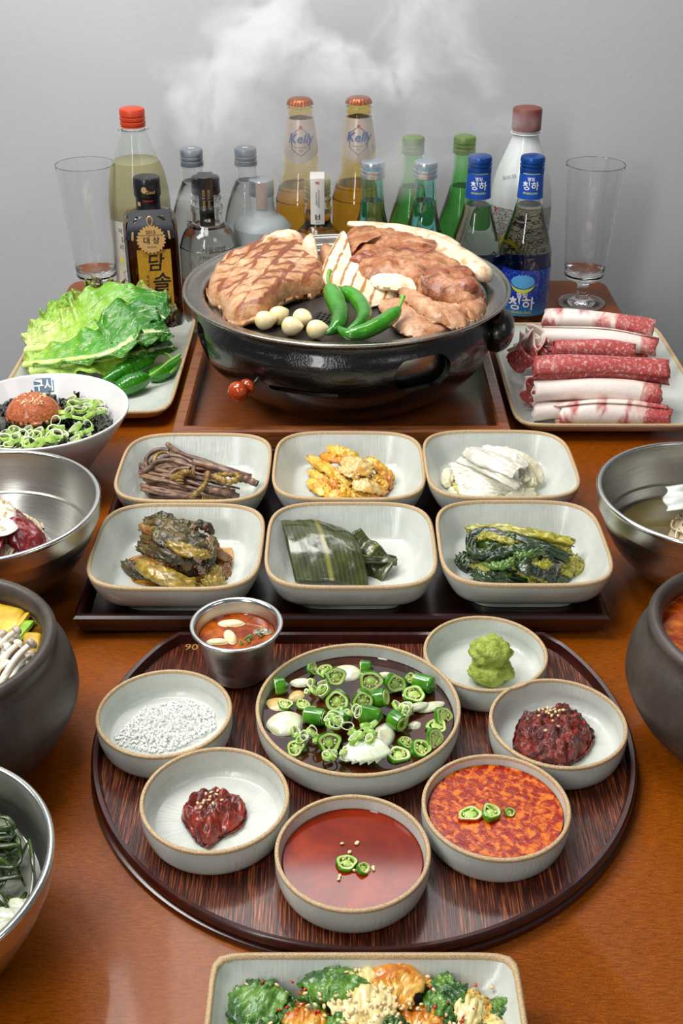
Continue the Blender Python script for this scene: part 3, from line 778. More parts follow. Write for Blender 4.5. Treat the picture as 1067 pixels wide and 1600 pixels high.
ob('lettering', fr(text('40', .0095, .0002), .015, .0375), redp, t, smooth=0, recalc=False)
ob('lettering', fr(text('Premium Pine Liquor 375ml', .0030, .0001), .002, .0300), ink, t, smooth=0, recalc=False)
ob('lettering', fr(text('DISTILLED SPIRIT 40% VOL', .0026, .0001), .004, .0262), ink, t, smooth=0, recalc=False)
M_tagb = simple('black_neck_card', '22242b', None, rough=.45, bumps=0)
nk = sheet(lambda u, v: ((u - .5) * (.048 + v * .016), -B * (.55 + .52 * min(1, v * 1.6)) - .0015, .1575 - (v * 1.0) * .030 - abs(u - .5) * .006 * v + .002), 10, 8, .0005)
ob('neck_card', nk, M_tagb, t, label='black card collar with gold edges')
for s in (-1, 1):
    ob('gold_edging', rings([[(s * (.020 + .003 * k / 4) + dx, -B * (.55 + .52 * min(1, k / 4 * 1.6)) - .0026, .158 - k / 4 * .030 - .002 * k / 4) for dx in (-.0012, .0012, .0012, -.0012)][:2] + [(s * (.020 + .003 * k / 4) + dx, -B * (.55 + .52 * min(1, k / 4 * 1.6)) - .0020, .158 - k / 4 * .030 - .002 * k / 4) for dx in (.0012, -.0012)] for k in range(5)]), gold2, t)
sc = [((.0172 + .0012 * cos(24 * a)) * cos(a), (.0172 + .0012 * cos(24 * a)) * sin(a)) for a in [2 * pi * q / 144 for q in range(144)]]
ob('award_tag', rings([[(x, -B - .0038, z + .126) for x, z in sc], [(x, -B - .0030, z + .126) for x, z in sc]]), gold2 if 0 else simple('tan_award_card', 'cfa467', None, rough=.55, bumps=0), t, label='scalloped tan award tag', smooth=20)
ob('tag_loop', tube([(-.001, -B - .003, .142), (-.0035, -B - .002, .150), (0, -B - .001, .1545), (.0035, -B - .002, .150), (.001, -B - .003, .142)], .0008, 6, 20), gold2, t)
for s, z, sz, b in (('2015', .1355, .0062, .0001), ('대한민국 우리술 품평회 최우수상', .1315, .0021, .00005), ('대 상', .1245, .0098, .0003), ('★★★★★', .1165, .0024, 0)):
    ob('lettering', fr(text(s, sz, b), 0, z, -B - .0042), ink, t, smooth=0, recalc=False)
# -- drinking glasses
gl = [(0, .0012), (.026, .0012), (.031, 0), (.033, .0012), (.031, .003), (.022, .0052), (.011, .0085), (.0082, .013), (.0074, .022), (.0085, .028), (.0125, .0315), (.020, .0345), (.0262, .0400), (.0272, .048), (.0285, .065), (.0325, .115), (.0368, .170), (.0382, .188), (.0384, .190),
      (.0380, .1905), (.0374, .188), (.0360, .170), (.0317, .115), (.0277, .065), (.0262, .052), (.0215, .047), (.012, .0452), (0, .0448)]
M_glassware = glass('glassware', (.985, .99, .99))
for i, (px, py) in enumerate(((132.5, 257), (931, 257))):
    loc = at(px, py, .190)
    o = ob('beer_glass', lathe(smooth_prof(gl, 4), 96), M_glassware, None, (loc.x, loc.y, .0005), label=('empty tall stemmed beer glass behind the lettuce plate', 'empty tall stemmed beer glass behind the raw beef plate')[i], cat='glass', smooth=70)
# ================================================================ charcoal grill and its pan
GC = Vector((.0058, 1.27, .0085))
def iron_mat():
    n = NT('black_glazed_iron'); a = n.noise(55, 5, .6); b = n.noise(420, 3, .6)
    c = n.ramp(n.noise(16, 4), [(.4, '050404'), (.75, '120e0b')])
    bp = n.bump(b, .35, .0012, n.bump(a, .35, .003))
    return n.fin(c, n.math('ADD', n.math('MULTIPLY', a, .22), .06), 0, bp, spec=.6, coat=.5, coatr=.05)
M_iron = iron_mat()
gr = root('charcoal_grill', GC, 'black round tabletop charcoal grill with red knob and oval side opening', 'grill')
pf = smooth_prof([(0, .012), (.085, .012), (.09, 0), (.100, 0), (.108, .004), (.126, .016), (.150, .036), (.164, .058), (.169, .078), (.168, .092), (.163, .102), (.162, .110), (.164, .113)], 4)
pin = smooth_prof([(.158, .113), (.157, .100), (.161, .078), (.156, .058), (.142, .040), (.110, .022), (0, .020)], 4)
def boolcut(g, cutters):
    me = mesh('tmp', g, None); fixn(me); o = bpy.data.objects.new('tmp', me); COL.objects.link(o); cs = []
    for cg in cutters:
        cm = mesh('cut', cg, None, 0); fixn(cm); co = bpy.data.objects.new('cut', cm); COL.objects.link(co); cs.append(co)
        md = o.modifiers.new('b', 'BOOLEAN'); md.object = co; md.operation = 'DIFFERENCE'; md.solver = 'EXACT'
    dg = bpy.context.evaluated_depsgraph_get(); res = bpy.data.meshes.new_from_object(o.evaluated_get(dg))
    V = [tuple(v.co) for v in res.vertices]; F = [tuple(p.vertices) for p in res.polygons]
    for x in cs + [o]: bpy.data.objects.remove(x)
    return V, F
def stadium(w, h, depth, ang, r0, z, curve=False):
    P = []
    rr_ = h / 2
    for k in range(24):
        a = 2 * pi * k / 24
        P.append(((w / 2 - rr_) * (1 if cos(a) > 0 else -1) + rr_ * cos(a), rr_ * sin(a)))
    rs = []
    for d in (r0 - depth, r0 + depth):
        ring = []
        for x, y in P:
            A = ang + x / .168
            ring.append((d * cos(A), d * sin(A), z + y + (d - r0) * .0))
        rs.append(ring)
    return rings(rs)
A0 = -pi / 2
body = boolcut(lathe(pf + pin, 128), [stadium(.068, .036, .05, A0 + radians(28), .165, .078), stadium(.078, .006, .05, A0 - radians(16), .165, .062), stadium(.050, .040, .05, A0 - radians(72), .165, .074)])
ob('grill_body', body, M_iron, gr, smooth=35)
ob('inner_bowl', lathe(smooth_prof([(.153, .108), (.155, .085), (.149, .062), (.128, .042), (.08, .030), (0, .028), ], 4) + smooth_prof([(0, .030), (.08, .032), (.127, .044), (.147, .063), (.153, .085), (.151, .108)], 4), 96), M_steel, gr)
for ax, ay, s in ((.166, -.040, .72), (-.162, .040, .6)):
    g = blob(.027 * s, .042 * s, .034 * s, .05, 1.5, 3)
    ob('lug_handle', xf(g, (ax, ay, .084), (0, .25 if ax > 0 else -.25, 0)), M_iron, gr)
ka = A0 - radians(35.5); kr = .164
kb = bpy.data.objects.new('vent_knob', None); COL.objects.link(kb); kb.parent = gr; kb.location = (kr * cos(ka), kr * sin(ka), .062); kb.rotation_euler = (0, pi / 2, ka)
M_knob = simple('red_lacquered_wood', '9a3206', 'b0420c', 60, rough=.18, bumps=.05, coat=.8)
ob('knob', lathe(smooth_prof([(0, .010), (.0055, .0105), (.0085, .0125), (.0085, .0165), (.0062, .019), (.0080, .0215), (.0108, .0265), (.0108, .0315), (.0075, .0365), (0, .0385)], 4), 36), M_knob, kb)
ob('stem', lathe([(0, -.004), (.002, -.004), (.002, .011), (0, .011)], 12), M_steel, kb)
# pan
def pan_mat():
    n = NT('dark_coated_pan'); f = n.noise(300, 4, .6)
    return n.fin(n.ramp(n.noise(14, 4), [(.35, '26221f'), (.7, '3d3733')]), n.math('ADD', n.math('MULTIPLY', f, .25), .22), 0, n.bump(f, .2, .0006), spec=.6)
M_pan = pan_mat(); M_panrim = steel_mat('pan_steel', 'a8a39a', .26, False)
pn = root('grill_pan', (GC.x, GC.y, .118), 'shallow round steel pan with dark coated centre on the charcoal grill', 'pan')
PR = .1815
ob('pan_rim', lathe(smooth_prof([(.150, .002), (.156, .0015), (.160, .0075), (.168, .0090), (.176, .0105), (.179, .0135), (PR, .0138), (PR + .0008, .0118), (.180, .0095), (.176, .0075), (.168, .0045), (.163, .0010), (.158, -.0030), (.150, -.0035)], 3), 144, True), M_panrim, pn, smooth=60)
ob('pan_base', lathe([(0, -.0035), (.1500, -.0035), (.1520, -.002), (.1520, .002), (.150, .0022), (.1475, .0010), (.144, .0005), (0, .0012)], 128), M_pan, pn, smooth=30)
for k in range(5):
    for j in range(3):
        q = at(*((313 + 0) and (498 + 7 * k - 3 * j, 489 + 4 * j + 1.5 * k)), .1195)
        ob('drain_slot', xf(box(.0035, .009, .0006), (q.x - GC.x, q.y - GC.y, .0014), (0, 0, -.6)), bmat('slot_black', '050505', .3), pn)
ZP = .1195

# ---------------------------------------------------------------- meat and vegetables on the pan
def meat_mat(name, base, brown, dark, marks=True, ang=.5, ang2=-.9, msc=60, red=None):
    n = NT(name)
    a = n.noise(35, 5, .62); b = n.noise(140, 4, .6)
    c = n.ramp(a, [(.34, base), (.55, base if red is None else red), (.74, brown)])
    c = n.mix(n.ramp(b, [(.45, 0.0), (.75, .55)]), c, brown)
    c = n.mix(n.ramp(n.noise(30, 5, .7, n.coord((1, 1.6, 1)), .6), [(.53, 0.0), (.66, .15 if marks else .85)]), c, dark)
    if marks:
        tot = None
        nm = n.noise(18, 3)
        for an in ((ang, ang2) if ang2 is not None else (ang,)):
            wv = n.n('TexWave', wave_type='BANDS', bands_direction='X'); wv.inputs['Scale'].default_value = msc / 6.28 * 1.0
            wv.inputs['Distortion'].default_value = 1.2; wv.inputs['Detail Scale'].default_value = 2
            n.l(n.coord((1, 1, 0), rot=(0, 0, an)), wv.inputs[0])
            m = n.ramp(n.math('ADD', wv.outputs['Fac'], n.math('MULTIPLY', n.math('SUBTRACT', nm, .5), 1.2)), [(.82, 0.0), (.93, .95)])
            tot = m if tot is None else n.math('MAXIMUM', tot, m)
        g = n.n('NewGeometry'); s = n.n('SeparateXYZ'); n.l(g.outputs['Normal'], s.inputs[0])
        up = n.ramp(s.outputs[2], [(.35, 0.0), (.7, .9)])
        c = n.mix(n.math('MULTIPLY', tot, up), c, dark)
    bp = n.bump(b, .5, .0015, n.bump(a, .6, .003))
    return n.fin(c, n.math('SUBTRACT', .48, n.math('MULTIPLY', b, .25)), 0, bp, sss=.05, sssr=.004, spec=.6)
M_steak = meat_mat('grilled_pork_neck', 'd8b28c', '9a5c2c', '7a3408', True, .25, 1.15, 92, 'c08c60')
M_belly = meat_mat('grilled_pork_belly', 'c8946c', '8a4418', '4a1a08', False, red='a8683e')
M_thin = meat_mat('seared_thin_pork', 'd2aa88', '9c6236', '8a4a20', False, red='bf8c66')
M_fat = simple('browned_fat', 'ecd6b6', 'b8763a', 60, rough=.35, bumps=.4, lo=.50, hi=.72, detail=5, sss=.25, sssr=.008)
def OA(p, z, s=4.64, o=(310, 340)): return [tuple(at(o[0] + x / s, o[1] + y / s, z).xy) for x, y in p]
def OB(p, z): return OA(p, z, 3.68, (490, 330))
def ctr(pts): 
    return sum((Vector((p[0], p[1], 0)) for p in pts), Vector()) / len(pts)
def local(g, c): return [(v[0] - c[0], v[1] - c[1], v[2] - c[2]) for v in g[0]], *g[1:]
def lump(name, out, z0, th, mat, label=None, cat='meat', parent=None, **k):
    o = Vector((0, 0, 0)) if parent else Vector((ctr(out).x, ctr(out).y, z0))
    base = parent.location if parent else o
    g = local(patty(out, z0, th, **k), base)
    return ob(name, g, mat, parent, (0, 0, 0) if parent else o, label=label, cat=cat if not parent else None, smooth=180)
steak_out = [(60, 400), (120, 290), (200, 215), (310, 185), (420, 160), (530, 120), (700, 100), (830, 105), (885, 210), (930, 320), (905, 400), (750, 450), (650, 490), (560, 560), (470, 620), (380, 640), (280, 650), (190, 600), (145, 510), (80, 480)]
stk = lump('pork_steak', OA(steak_out, .145), ZP, .028, M_steak, 'thick grilled pork steak with crossed grill marks, left side of the pan', edge=6, amp=.0030, fs=60, nr=22, seg=110, slope=lambda p: .004 * sin(p.x * 60) + .005 * max(0, (p.y - 1.25) * 4))
for pts in ([(430, 165), (480, 120), (560, 85), (690, 70), (770, 90), (740, 130), (600, 145), (480, 165)], [(745, 150), (810, 95), (850, 130), (870, 220), (820, 215), (770, 190)]):
    lump('fat_cap', OA(pts, .155), ZP + .012, .0255, M_fat, parent=stk, edge=2.5, amp=.001, nr=8, seg=40)
lump('pork_chunk', OA([(880, 190), (950, 190), (1010, 230), (1005, 290), (940, 340), (890, 300)], .135), ZP, .020, M_thin, 'small browned meat chunk between the steak and the pork belly', edge=2.2, amp=.002, nr=8, seg=40)
M_lobe = meat_mat('reddish_pork_lobe', 'bf8468', '7e3a18', '431508', False, red='9c5638')
# pork belly behind, then the one in front
b1 = lump('pork_belly', OB([(110, 170), (160, 100), (205, 62), (350, 75), (500, 95), (640, 120), (760, 160), (830, 190), (800, 215), (600, 190), (400, 170), (250, 180), (180, 230), (110, 200)], .152), ZP, .036, M_belly, 'rear slab of grilled pork belly, mostly hidden by the front one', edge=2.6, amp=.003, fs=60, seg=90)
ob('fat_strip', local(tube([tuple(at(490 + x / 3.68, 330 + (y + 16) / 3.68, .149)) for x, y in ((200, 55), (330, 70), (480, 92), (620, 115), (750, 152), (828, 188))], [.005, .010, .011, .011, .010, .005], 14, 40, .55), b1.location), M_fat, b1)
b2 = lump('pork_belly', OB([(185, 190), (215, 140), (330, 110), (460, 110), (600, 150), (740, 205), (880, 280), (975, 355), (985, 410), (930, 455), (860, 460), (760, 440), (640, 410), (520, 360), (400, 340), (290, 330), (215, 290)], .150), ZP, .033, M_belly, 'front slab of grilled pork belly with a long pale fat edge', edge=3, amp=.0038, fs=70, nr=20, seg=110)
ob('fat_strip', local(tube([tuple(at(490 + x / 3.68, 330 + y / 3.68, z)) for x, y, z in ((240, 128, .147), (340, 110, .148), (470, 117, .148), (610, 157, .147), (740, 212, .146), (870, 288, .144), (960, 362, .139), (965, 405, .132))], [.004, .010, .013, .014, .0145, .0155, .015, .009], 18, 70, .72), b2.location), M_fat, b2)
for x, y, r in ((390, 190, .008), (500, 235, .009), (320, 250, .010), (620, 250, .009), (840, 350, .012), (720, 370, .013), (270, 270, .010), (870, 420, .012)):
    q = at(490 + x / 3.68, 330 + y / 3.68, .148)
    ob('meat_lobe', xf(blob(r * 1.3, r, r * .8, .22, 2.2, 3, x), tuple(q - b2.location + Vector((0, 0, -.003)))), M_lobe, b2)
mush = NT('grilled_king_oyster')
wv = mush.n('TexWave', wave_type='BANDS', bands_direction='X'); wv.inputs['Scale'].default_value = 24; wv.inputs['Distortion'].default_value = 1.5
mush.l(mush.coord((1, 1, 0), rot=(0, 0, .25)), wv.inputs[0])
nn_ = mush.noise(60, 4)
M_mush = mush.fin(mush.mix(mush.ramp(mush.math('ADD', wv.outputs['Fac'], mush.math('MULTIPLY', mush.math('SUBTRACT', nn_, .5), .9)), [(.80, 0.0), (.95, .95)]), mush.ramp(nn_, [(.4, 'ecdfc4'), (.75, 'd3b98a')]), 'a06820'), .45, 0, mush.bump(mush.noise(180, 4), .3, .001), sss=.2, sssr=.006)
M_mush2 = simple('pale_mushroom_flesh', 'eedfc2', 'c79a58', 50, rough=.45, bumps=.3, lo=.5, hi=.75, sss=.2, sssr=.006)
lump('mushroom_slice', OB([(130, 262), (165, 235), (190, 260), (210, 320), (310, 375), (460, 400), (478, 450), (400, 480), (300, 500), (200, 455), (80, 410), (35, 400), (60, 340)], .132), ZP, .011, M_mush, 'flat king oyster mushroom slice with brown grill stripes', 'mushroom', edge=4, amp=.0012, nr=10, slope=lambda p: max(0, p.y - 1.24) * .25)
lump('mushroom_slice', OB([(290, 300), (345, 325), (450, 330), (520, 300), (600, 318), (650, 315), (648, 370), (620, 405), (530, 398), (380, 385), (315, 350)], .146), ZP + .012, .014, M_mush2, 'thick cream mushroom slice leaning against the front pork belly', 'mushroom', edge=2.4, amp=.0014, nr=10)
for pts, z0, th, lab in (([(370, 490), (480, 470), (560, 520), (640, 590), (720, 575), (790, 590), (790, 640), (700, 670), (600, 685), (500, 660), (420, 580)], ZP, .010, 'thin seared pork slice nearest the pan rim'),
                 ([(620, 430), (700, 440), (780, 440), (880, 450), (960, 445), (995, 500), (960, 560), (900, 580), (840, 530), (740, 500)], ZP + .004, .014, 'thin seared pork slice at the right pan rim'),
                 ([(475, 405), (560, 420), (680, 500), (800, 520), (885, 565), (880, 610), (800, 620), (740, 590), (680, 580), (620, 540), (540, 480)], ZP + .007, .014, 'thin seared pork slice lying between two others')):
    l = lump('pork_slice', OB(pts, z0 + th), z0, th, M_thin, lab, edge=2.4, amp=.0022, fs=80, nr=12)
    l['group'] = 'thin seared pork slices'
g0 = (lathe(smooth_prof([(0, -.0105), (.004, -.0100), (.0088, -.006), (.0100, -.001), (.0085, .005), (.0045, .0100), (.0015, .0125), (0, .0130)], 4), 28))
M_garlic = simple('whole_peeled_garlic', 'efe0b4', 'e2cf98', 50, rough=.35, bumps=.12, sss=.35, sssr=.006, coat=.2)
for i, (x, y, lab) in enumerate(((275, 350, 'leftmost peeled garlic clove on the pan'), (319, 334, 'peeled garlic clove behind the leftmost pair'), (395, 343, 'peeled garlic clove at the back beside the drain slots'), (361, 369, 'peeled garlic clove in the front middle of the heap'), (441, 379, 'peeled garlic clove half hidden beside the green chillies'))):
    q = at(280 + x / 2.052, 330 + y / 2.052, ZP + .0095)
    ob('garlic_clove', g0, M_garlic, None, q, (U(1.35, 1.6), U(-.1, .1), (1.5, 2.2, .9, 1.2, 1.4)[i]), label=lab, cat='garlic', group='peeled garlic cloves on the pan', smooth=180)
M_chili = simple('glossy_green_chilli', '1f6d0a', '3f9216', 22, rough=.2, bumps=.15, bscale=60, coat=.5, sss=.1, sssr=.004)
M_stem = simple('green_chilli_stem', '5f9a2a', '7cb23c', 60, rough=.45, bumps=.15)
def chilli(pts, rad, stem, label, srad=(.0028, .0018, .0016), group='whole green chillies on the pan', bumpy=.06):
    c = Vector(pts[0]); P = spline([Vector(p) - c for p in pts], 56)
    def rf(u):
        return _li(rad, u) * (1 + bumpy * noise.noise(Vector((u * 16, c.x * 90, 0))))
    t = root('green_chilli', c, label, 'chilli', group)
    ob('chilli_body', tube(P, rf, 18), M_chili, t, smooth=180)
    ob('stem', tube([Vector(p) - c for p in stem], list(srad), 10, 16), M_stem, t, smooth=180)
    return t
def B(x, y, z): return tuple(at(490 + x / 3.68, 330 + y / 3.68, z))
chilli([B(88, 425, .146), B(105, 470, .142), B(130, 530, .139), B(150, 600, .134), B(125, 670, .130), B(58, 706, .126)], [.0035, .0085, .0105, .0100, .0095, .0085, .0055, .0012], [B(92, 345, .150), B(82, 385, .149), B(88, 428, .146)], 'left green chilli with its stem pointing up on the pan')
chilli([B(150, 455, .138), B(190, 470, .137), B(250, 510, .134), B(290, 580, .131), B(270, 640, .129), B(190, 690, .127)], [.0035, .0075, .0090, .0090, .0085, .0080, .0055, .002], [B(140, 440, .140), B(145, 448, .139), B(152, 456, .138)], 'middle curved green chilli behind the other two on the pan')
chilli([B(490, 560, .142), B(450, 600, .138), B(380, 650, .134), B(280, 695, .131), B(190, 705, .130), B(130, 655, .132)], [.0035, .0075, .0085, .0085, .0075, .0055, .0010], [B(514, 490, .148), B(505, 520, .146), B(490, 562, .142)], 'front green chilli lying along the pan rim, stem to the right')

# ================================================================ left plate: lettuce and chillies
def Cc(x, y, z): return at(x / 3.557, 430 + y / 3.557, z)
def leaf_mat(name, dark, mid, light, vein='dfeab0'):
    n = NT(name); s = n.n('SeparateXYZ'); n.l(n.tc.outputs['UV'], s.inputs[0])
    v = n.math('ABSOLUTE', n.math('SUBTRACT', s.outputs[1], .5))
    d = n.math('SUBTRACT', n.math('MULTIPLY', s.outputs[0], 9.0), n.math('MULTIPLY', v, 11.0))
    nz = n.noise(9, 3, .6, n.coord((1, 1, 1), True)); d = n.math('ADD', d, n.math('MULTIPLY', nz, 1.6))
    fr_ = n.math('ABSOLUTE', n.math('SUBTRACT', n.math('FRACT', d), .5))
    side = n.ramp(fr_, [(.0, 1.0), (.10, .0)])
    rib = n.ramp(v, [(.015, 1.0), (.05, 0.0)])
    c = n.ramp(n.math('ADD', n.math('MULTIPLY', s.outputs[0], .75), n.math('MULTIPLY', n.noise(45, 4), .5)), [(.25, light), (.55, mid), (.95, dark)])
    c = n.mix(n.math('MULTIPLY', side, .75), c, vein); c = n.mix(rib, c, vein)
    bh = n.math('ADD', n.math('MULTIPLY', side, .35), n.noise(55, 4, .65))
    return n.fin(c, .36, 0, n.bump(bh, .9, .003), sss=.12, sssr=.004, coat=.15)
M_rom = leaf_mat('romaine_leaf', '1d6a10', '47981a', 'a5c84c')
M_rom2 = leaf_mat('romaine_leaf_pale', '5a9c22', '93bd34', 'cfdd88')
M_redl = leaf_mat('red_lettuce_leaf', '4a1c26', '7a8a2c', 'a8c44a', 'c8cf80')
M_rib = simple('pale_lettuce_rib', 'd5e59a', 'b4d268', 30, rough=.35, bumps=.15, stretch=(1, 6, 6), sss=.2, sssr=.004)
def leaf(rib, w, mat, label, up=.0, ruf=.006, fr=10, ribr=(.006, .004, .0015), side=Vector((0, 1, .45)), nu=70, nv=28, cup=.0, seed=0, name='lettuce_leaf', cat='lettuce', wl=None, drop=0.0):
    c = Vector(rib[0]); R_ = [Vector(p) - c for p in rib]
    P = spline(R_, nu + 1)
    t = root(name, c, label, cat, 'lettuce leaves on the left plate')
    def f(u, v):
        i = min(nu, int(round(u * nu))); p = P[i]; tg = (P[min(nu, i + 1)] - P[max(0, i - 1)]).normalized()
        sd = (side - tg * side.dot(tg)).normalized(); nrm = tg.cross(sd).normalized(); 
        if nrm.z < 0: nrm = -nrm
        s = v * 2 - 1
        ww = _li(w if s > 0 else (wl or w), u)
        e = abs(s) ** 2.2
        rr_ = ruf * .8 * e * (sin(fr * 1.3 * pi * u + seed + s * 2) + .35 * sin(fr * 2.9 * pi * u + seed * 2))
        nz = .35 * ruf * noise.noise(Vector((u * 9, s * 5, seed))) + .0022 * noise.noise(Vector((u * 26, s * 11, seed + 9))) * min(1, abs(s) * 4)
        jag = 1 + .05 * sin(fr * 3 * u + seed) * e + .05 * noise.noise(Vector((u * 16, s * 3, seed))) * e
        return p + sd * (s * ww * jag) + nrm * (rr_ + nz + cup * s * s + .003 * abs(sin(fr * 1.5 * pi * (u - abs(s) * .5)))) + Vector((0, 0, -drop * s * s))
    ob('leaf_blade', sheet(f, nu, nv, .0007), mat, t, smooth=180)
    ob('midrib', tube([p + Vector((0, 0, .0008)) for p in P[:int(nu * .85)]], list(ribr), 10, None, .6), M_rib, t, smooth=180)
    return t
leaf([Cc(330, 470, .026), Cc(470, 350, .040), Cc(640, 260, .060), Cc(800, 200, .070), Cc(920, 250, .062)], [.014, .045, .055, .045, .01], M_rom, 'romaine leaf lying lowest at the back of the pile', ruf=.006, seed=3, side=Vector((.1, 1, .3)))
leaf([Cc(150, 420, .030), Cc(320, 395, .040), Cc(500, 340, .050), Cc(700, 240, .062), Cc(880, 220, .062)], [.02, .045, .06, .06, .02], M_rom2, 'pale yellow green romaine leaf in the upper middle of the pile', ruf=.007, fr=9, seed=1, side=Vector((-.2, 1, .55)), ribr=(.008, .006, .002))
leaf([Cc(135, 500, .026), Cc(330, 480, .034), Cc(600, 440, .045), Cc(800, 330, .058), Cc(945, 330, .05)], [.012, .030, .050, .060, .02], M_rom, 'large dark green romaine leaf on top of the pile', ruf=.007, fr=9, seed=5, side=Vector((-.25, 1, .5)), wl=[.004, .006, .008, .016, .008])
leaf([Cc(170, 535, .020), Cc(360, 490, .028), Cc(600, 462, .034), Cc(800, 430, .036), Cc(960, 400, .030)], [.010, .018, .032, .042, .012], M_rom, 'front romaine leaf with the long pale rib', ruf=.005, fr=8, seed=8, side=Vector((-.1, 1, .5)), wl=[.004, .004, .005, .010, .006], ribr=(.0095, .0075, .003))
leaf([Cc(150, 390, .030), Cc(240, 320, .042), Cc(330, 260, .050), Cc(420, 170, .056), Cc(500, 120, .060)], [.01, .022, .025, .022, .008], M_rom2, 'frilly pale lettuce leaf along the back left of the pile', ruf=.007, fr=8, seed=11, side=Vector((-.8, .5, .4)))
leaf([Cc(360, 250, .045), Cc(420, 190, .058), Cc(500, 130, .068), Cc(600, 100, .074), Cc(700, 90, .07)], [.01, .016, .020, .018, .006], M_redl, 'dark red frilled lettuce leaf behind the romaine', ruf=.011, fr=11, seed=13, side=Vector((-.4, .8, .5)))
leaf([Cc(520, 120, .066), Cc(500, 75, .078), Cc(520, 50, .084), Cc(560, 50, .084)], [.004, .008, .010, .006], M_redl, 'small curled lettuce tip in front of the left beer glass', ruf=.006, fr=5, seed=17, side=Vector((1, .2, .5)), nu=30, nv=14)
leaf([Cc(640, 90, .070), Cc(690, 80, .074), Cc(860, 130, .070), Cc(930, 200, .058), Cc(950, 290, .04)], [.004, .010, .014, .012, .004], M_redl, 'brown red lettuce edge in front of the dark square bottle', ruf=.007, fr=8, seed=19, side=Vector((.6, .8, .3)))
M_cel = simple('celery_green', 'a5c95a', 'c8de8e', 90, rough=.35, bumps=.3, stretch=(1, 8, 8), sss=.2, sssr=.004)
for a, b, r, lab in (((200, 540, .017), (628, 500, .018), .0075, 'front pale green celery stick beside the chillies'), ((165, 520, .021), (590, 478, .026), .0070, 'rear pale green celery stick under the romaine leaves')):
    p, q = Cc(*a), Cc(*b)
    rs = []
    for k in range(9):
        c = (q - p) * (k / 8)
        rs.append([c + Vector((0, r * cos(t_), r * .75 * sin(t_) * (1 if sin(t_) < 0 else .55))) for t_ in [2 * pi * j / 14 for j in range(14)]])
    ob('celery_stick', rings(rs), M_cel, None, p, label=lab, cat='celery', group='celery sticks', smooth=50)
M_onion = simple('white_onion_flesh', 'eef0de', 'dfe6c0', 60, rough=.25, bumps=.1, stretch=(1, 5, 1), sss=.35, sssr=.006, coat=.3)
p = Cc(385, 545, .013)
ob('radish_slice', local(patty([tuple(Cc(x, y, .018).xy) for x, y in ((225, 560), (300, 530), (400, 522), (500, 535), (548, 565), (548, 590), (400, 600), (240, 590))], .0088, .010, edge=2), p), M_onion, None, p, label='white radish slice lying at the front of the vegetable plate', cat='radish', smooth=180)
for pts, rd, st, lab in (([Cc(570, 590, .020), Cc(640, 560, .022), Cc(730, 510, .024), Cc(840, 470, .026)], [.003, .008, .0105, .0105, .007], [Cc(845, 468, .026), Cc(880, 435, .030), Cc(930, 440, .030), Cc(960, 470, .026)], 'longest green chilli at the front of the lettuce'),
                     ([Cc(640, 640, .018), Cc(690, 620, .020), Cc(760, 590, .022), Cc(820, 570, .022)], [.004, .010, .012, .011, .006], [Cc(822, 568, .023), Cc(880, 530, .028), Cc(940, 480, .034), Cc(1005, 440, .040)], 'shorter green chilli nearest the plate rim'),
                     ([Cc(830, 560, .016), Cc(880, 550, .017), Cc(940, 520, .018), Cc(990, 470, .02)], [.006, .009, .0095, .008, .005], [Cc(990, 470, .02), Cc(975, 510, .02), Cc(945, 545, .018)], 'green chilli at the right end behind the stems')):
    chilli([tuple(x) for x in pts], rd, [tuple(x) for x in st], lab, group='green chillies on the vegetable plate')

# ================================================================ right plate: rolled raw beef
def beef_mat(name, lo, hi, scale=22, stripes=None):
    n = NT(name); a = n.noise(scale, 4, .6, n.coord((1, .5, .5)), .8); b = n.noise(260, 3, .7)
    c = n.ramp(a, [(lo, 'e9d9cf'), ((lo + hi) / 2, 'd08a80'), (hi, 'ac4442')])
    if stripes:
        wv = n.n('TexWave', wave_type='BANDS', bands_direction='X'); wv.inputs['Scale'].default_value = stripes; wv.inputs['Distortion'].default_value = 4; wv.inputs['Detail'].default_value = 3
        n.l(n.coord((1, 1, 1), rot=(0, 0, .4)), wv.inputs[0])
        c = n.mix(n.math('MULTIPLY', n.ramp(wv.outputs['Fac'], [(.5, 0.0), (.7, .9)]), n.ramp(a, [(lo - .04, 0.0), (lo + .04, 1.0)])), c, 'b04a48')
    c = n.mix(n.ramp(b, [(.52, 0.0), (.66, .6)]), c, 'e6cdc4')
    return n.fin(c, .42, 0, n.bump(b, .4, .0008, n.bump(n.noise(60, 4), .3, .002)), sss=.2, sssr=.006)
M_bred = beef_mat('marbled_red_beef', .22, .40); M_bmix = beef_mat('striped_beef', .46, .60, 14, 12); M_bwhite = beef_mat('fatty_beef', .60, .72, 12, 16)
def Dd(x, y, z): return at(770 + x / 3.593, 430 + y / 3.593, z)
def beef_roll(a, b, r, mat, label, turns=1.7, flat=.85, flare=0.0, seed=0, name='beef_roll', pk=.72, th=.0012):
    p, q = Dd(*a), Dd(*b); ax = (q - p); L_ = ax.length; ax.normalize(); sd = Vector((0, 0, 1)).cross(ax).normalized(); up = ax.cross(sd)
    def f(u, v):
        ang = u * turns * 2 * pi + seed
        rr_ = r * (pk + (1 - pk) * u) * (1 + .10 * noise.noise(Vector((cos(ang) * 1.2, sin(ang) * 1.2 + seed, v * 3.5))))
        rr_ *= 1 + flare * (v - .5) * 2 + .06 * sin(v * 7 + seed)
        e = .006 * noise.noise(Vector((ang * .8, seed, 1))) * (abs(v - .5) * 2) ** 3
        return ax * (L_ * v + e) + sd * cos(ang) * rr_ + up * sin(ang) * rr_ * flat + Vector((0, 0, -.0045 * (v - .5) ** 2 * 4))
    g = sheet(f, 72, 26, th)
    return ob(name, g, mat, None, p, label=label, cat='meat', group='rolled raw beef slices', smooth=180)
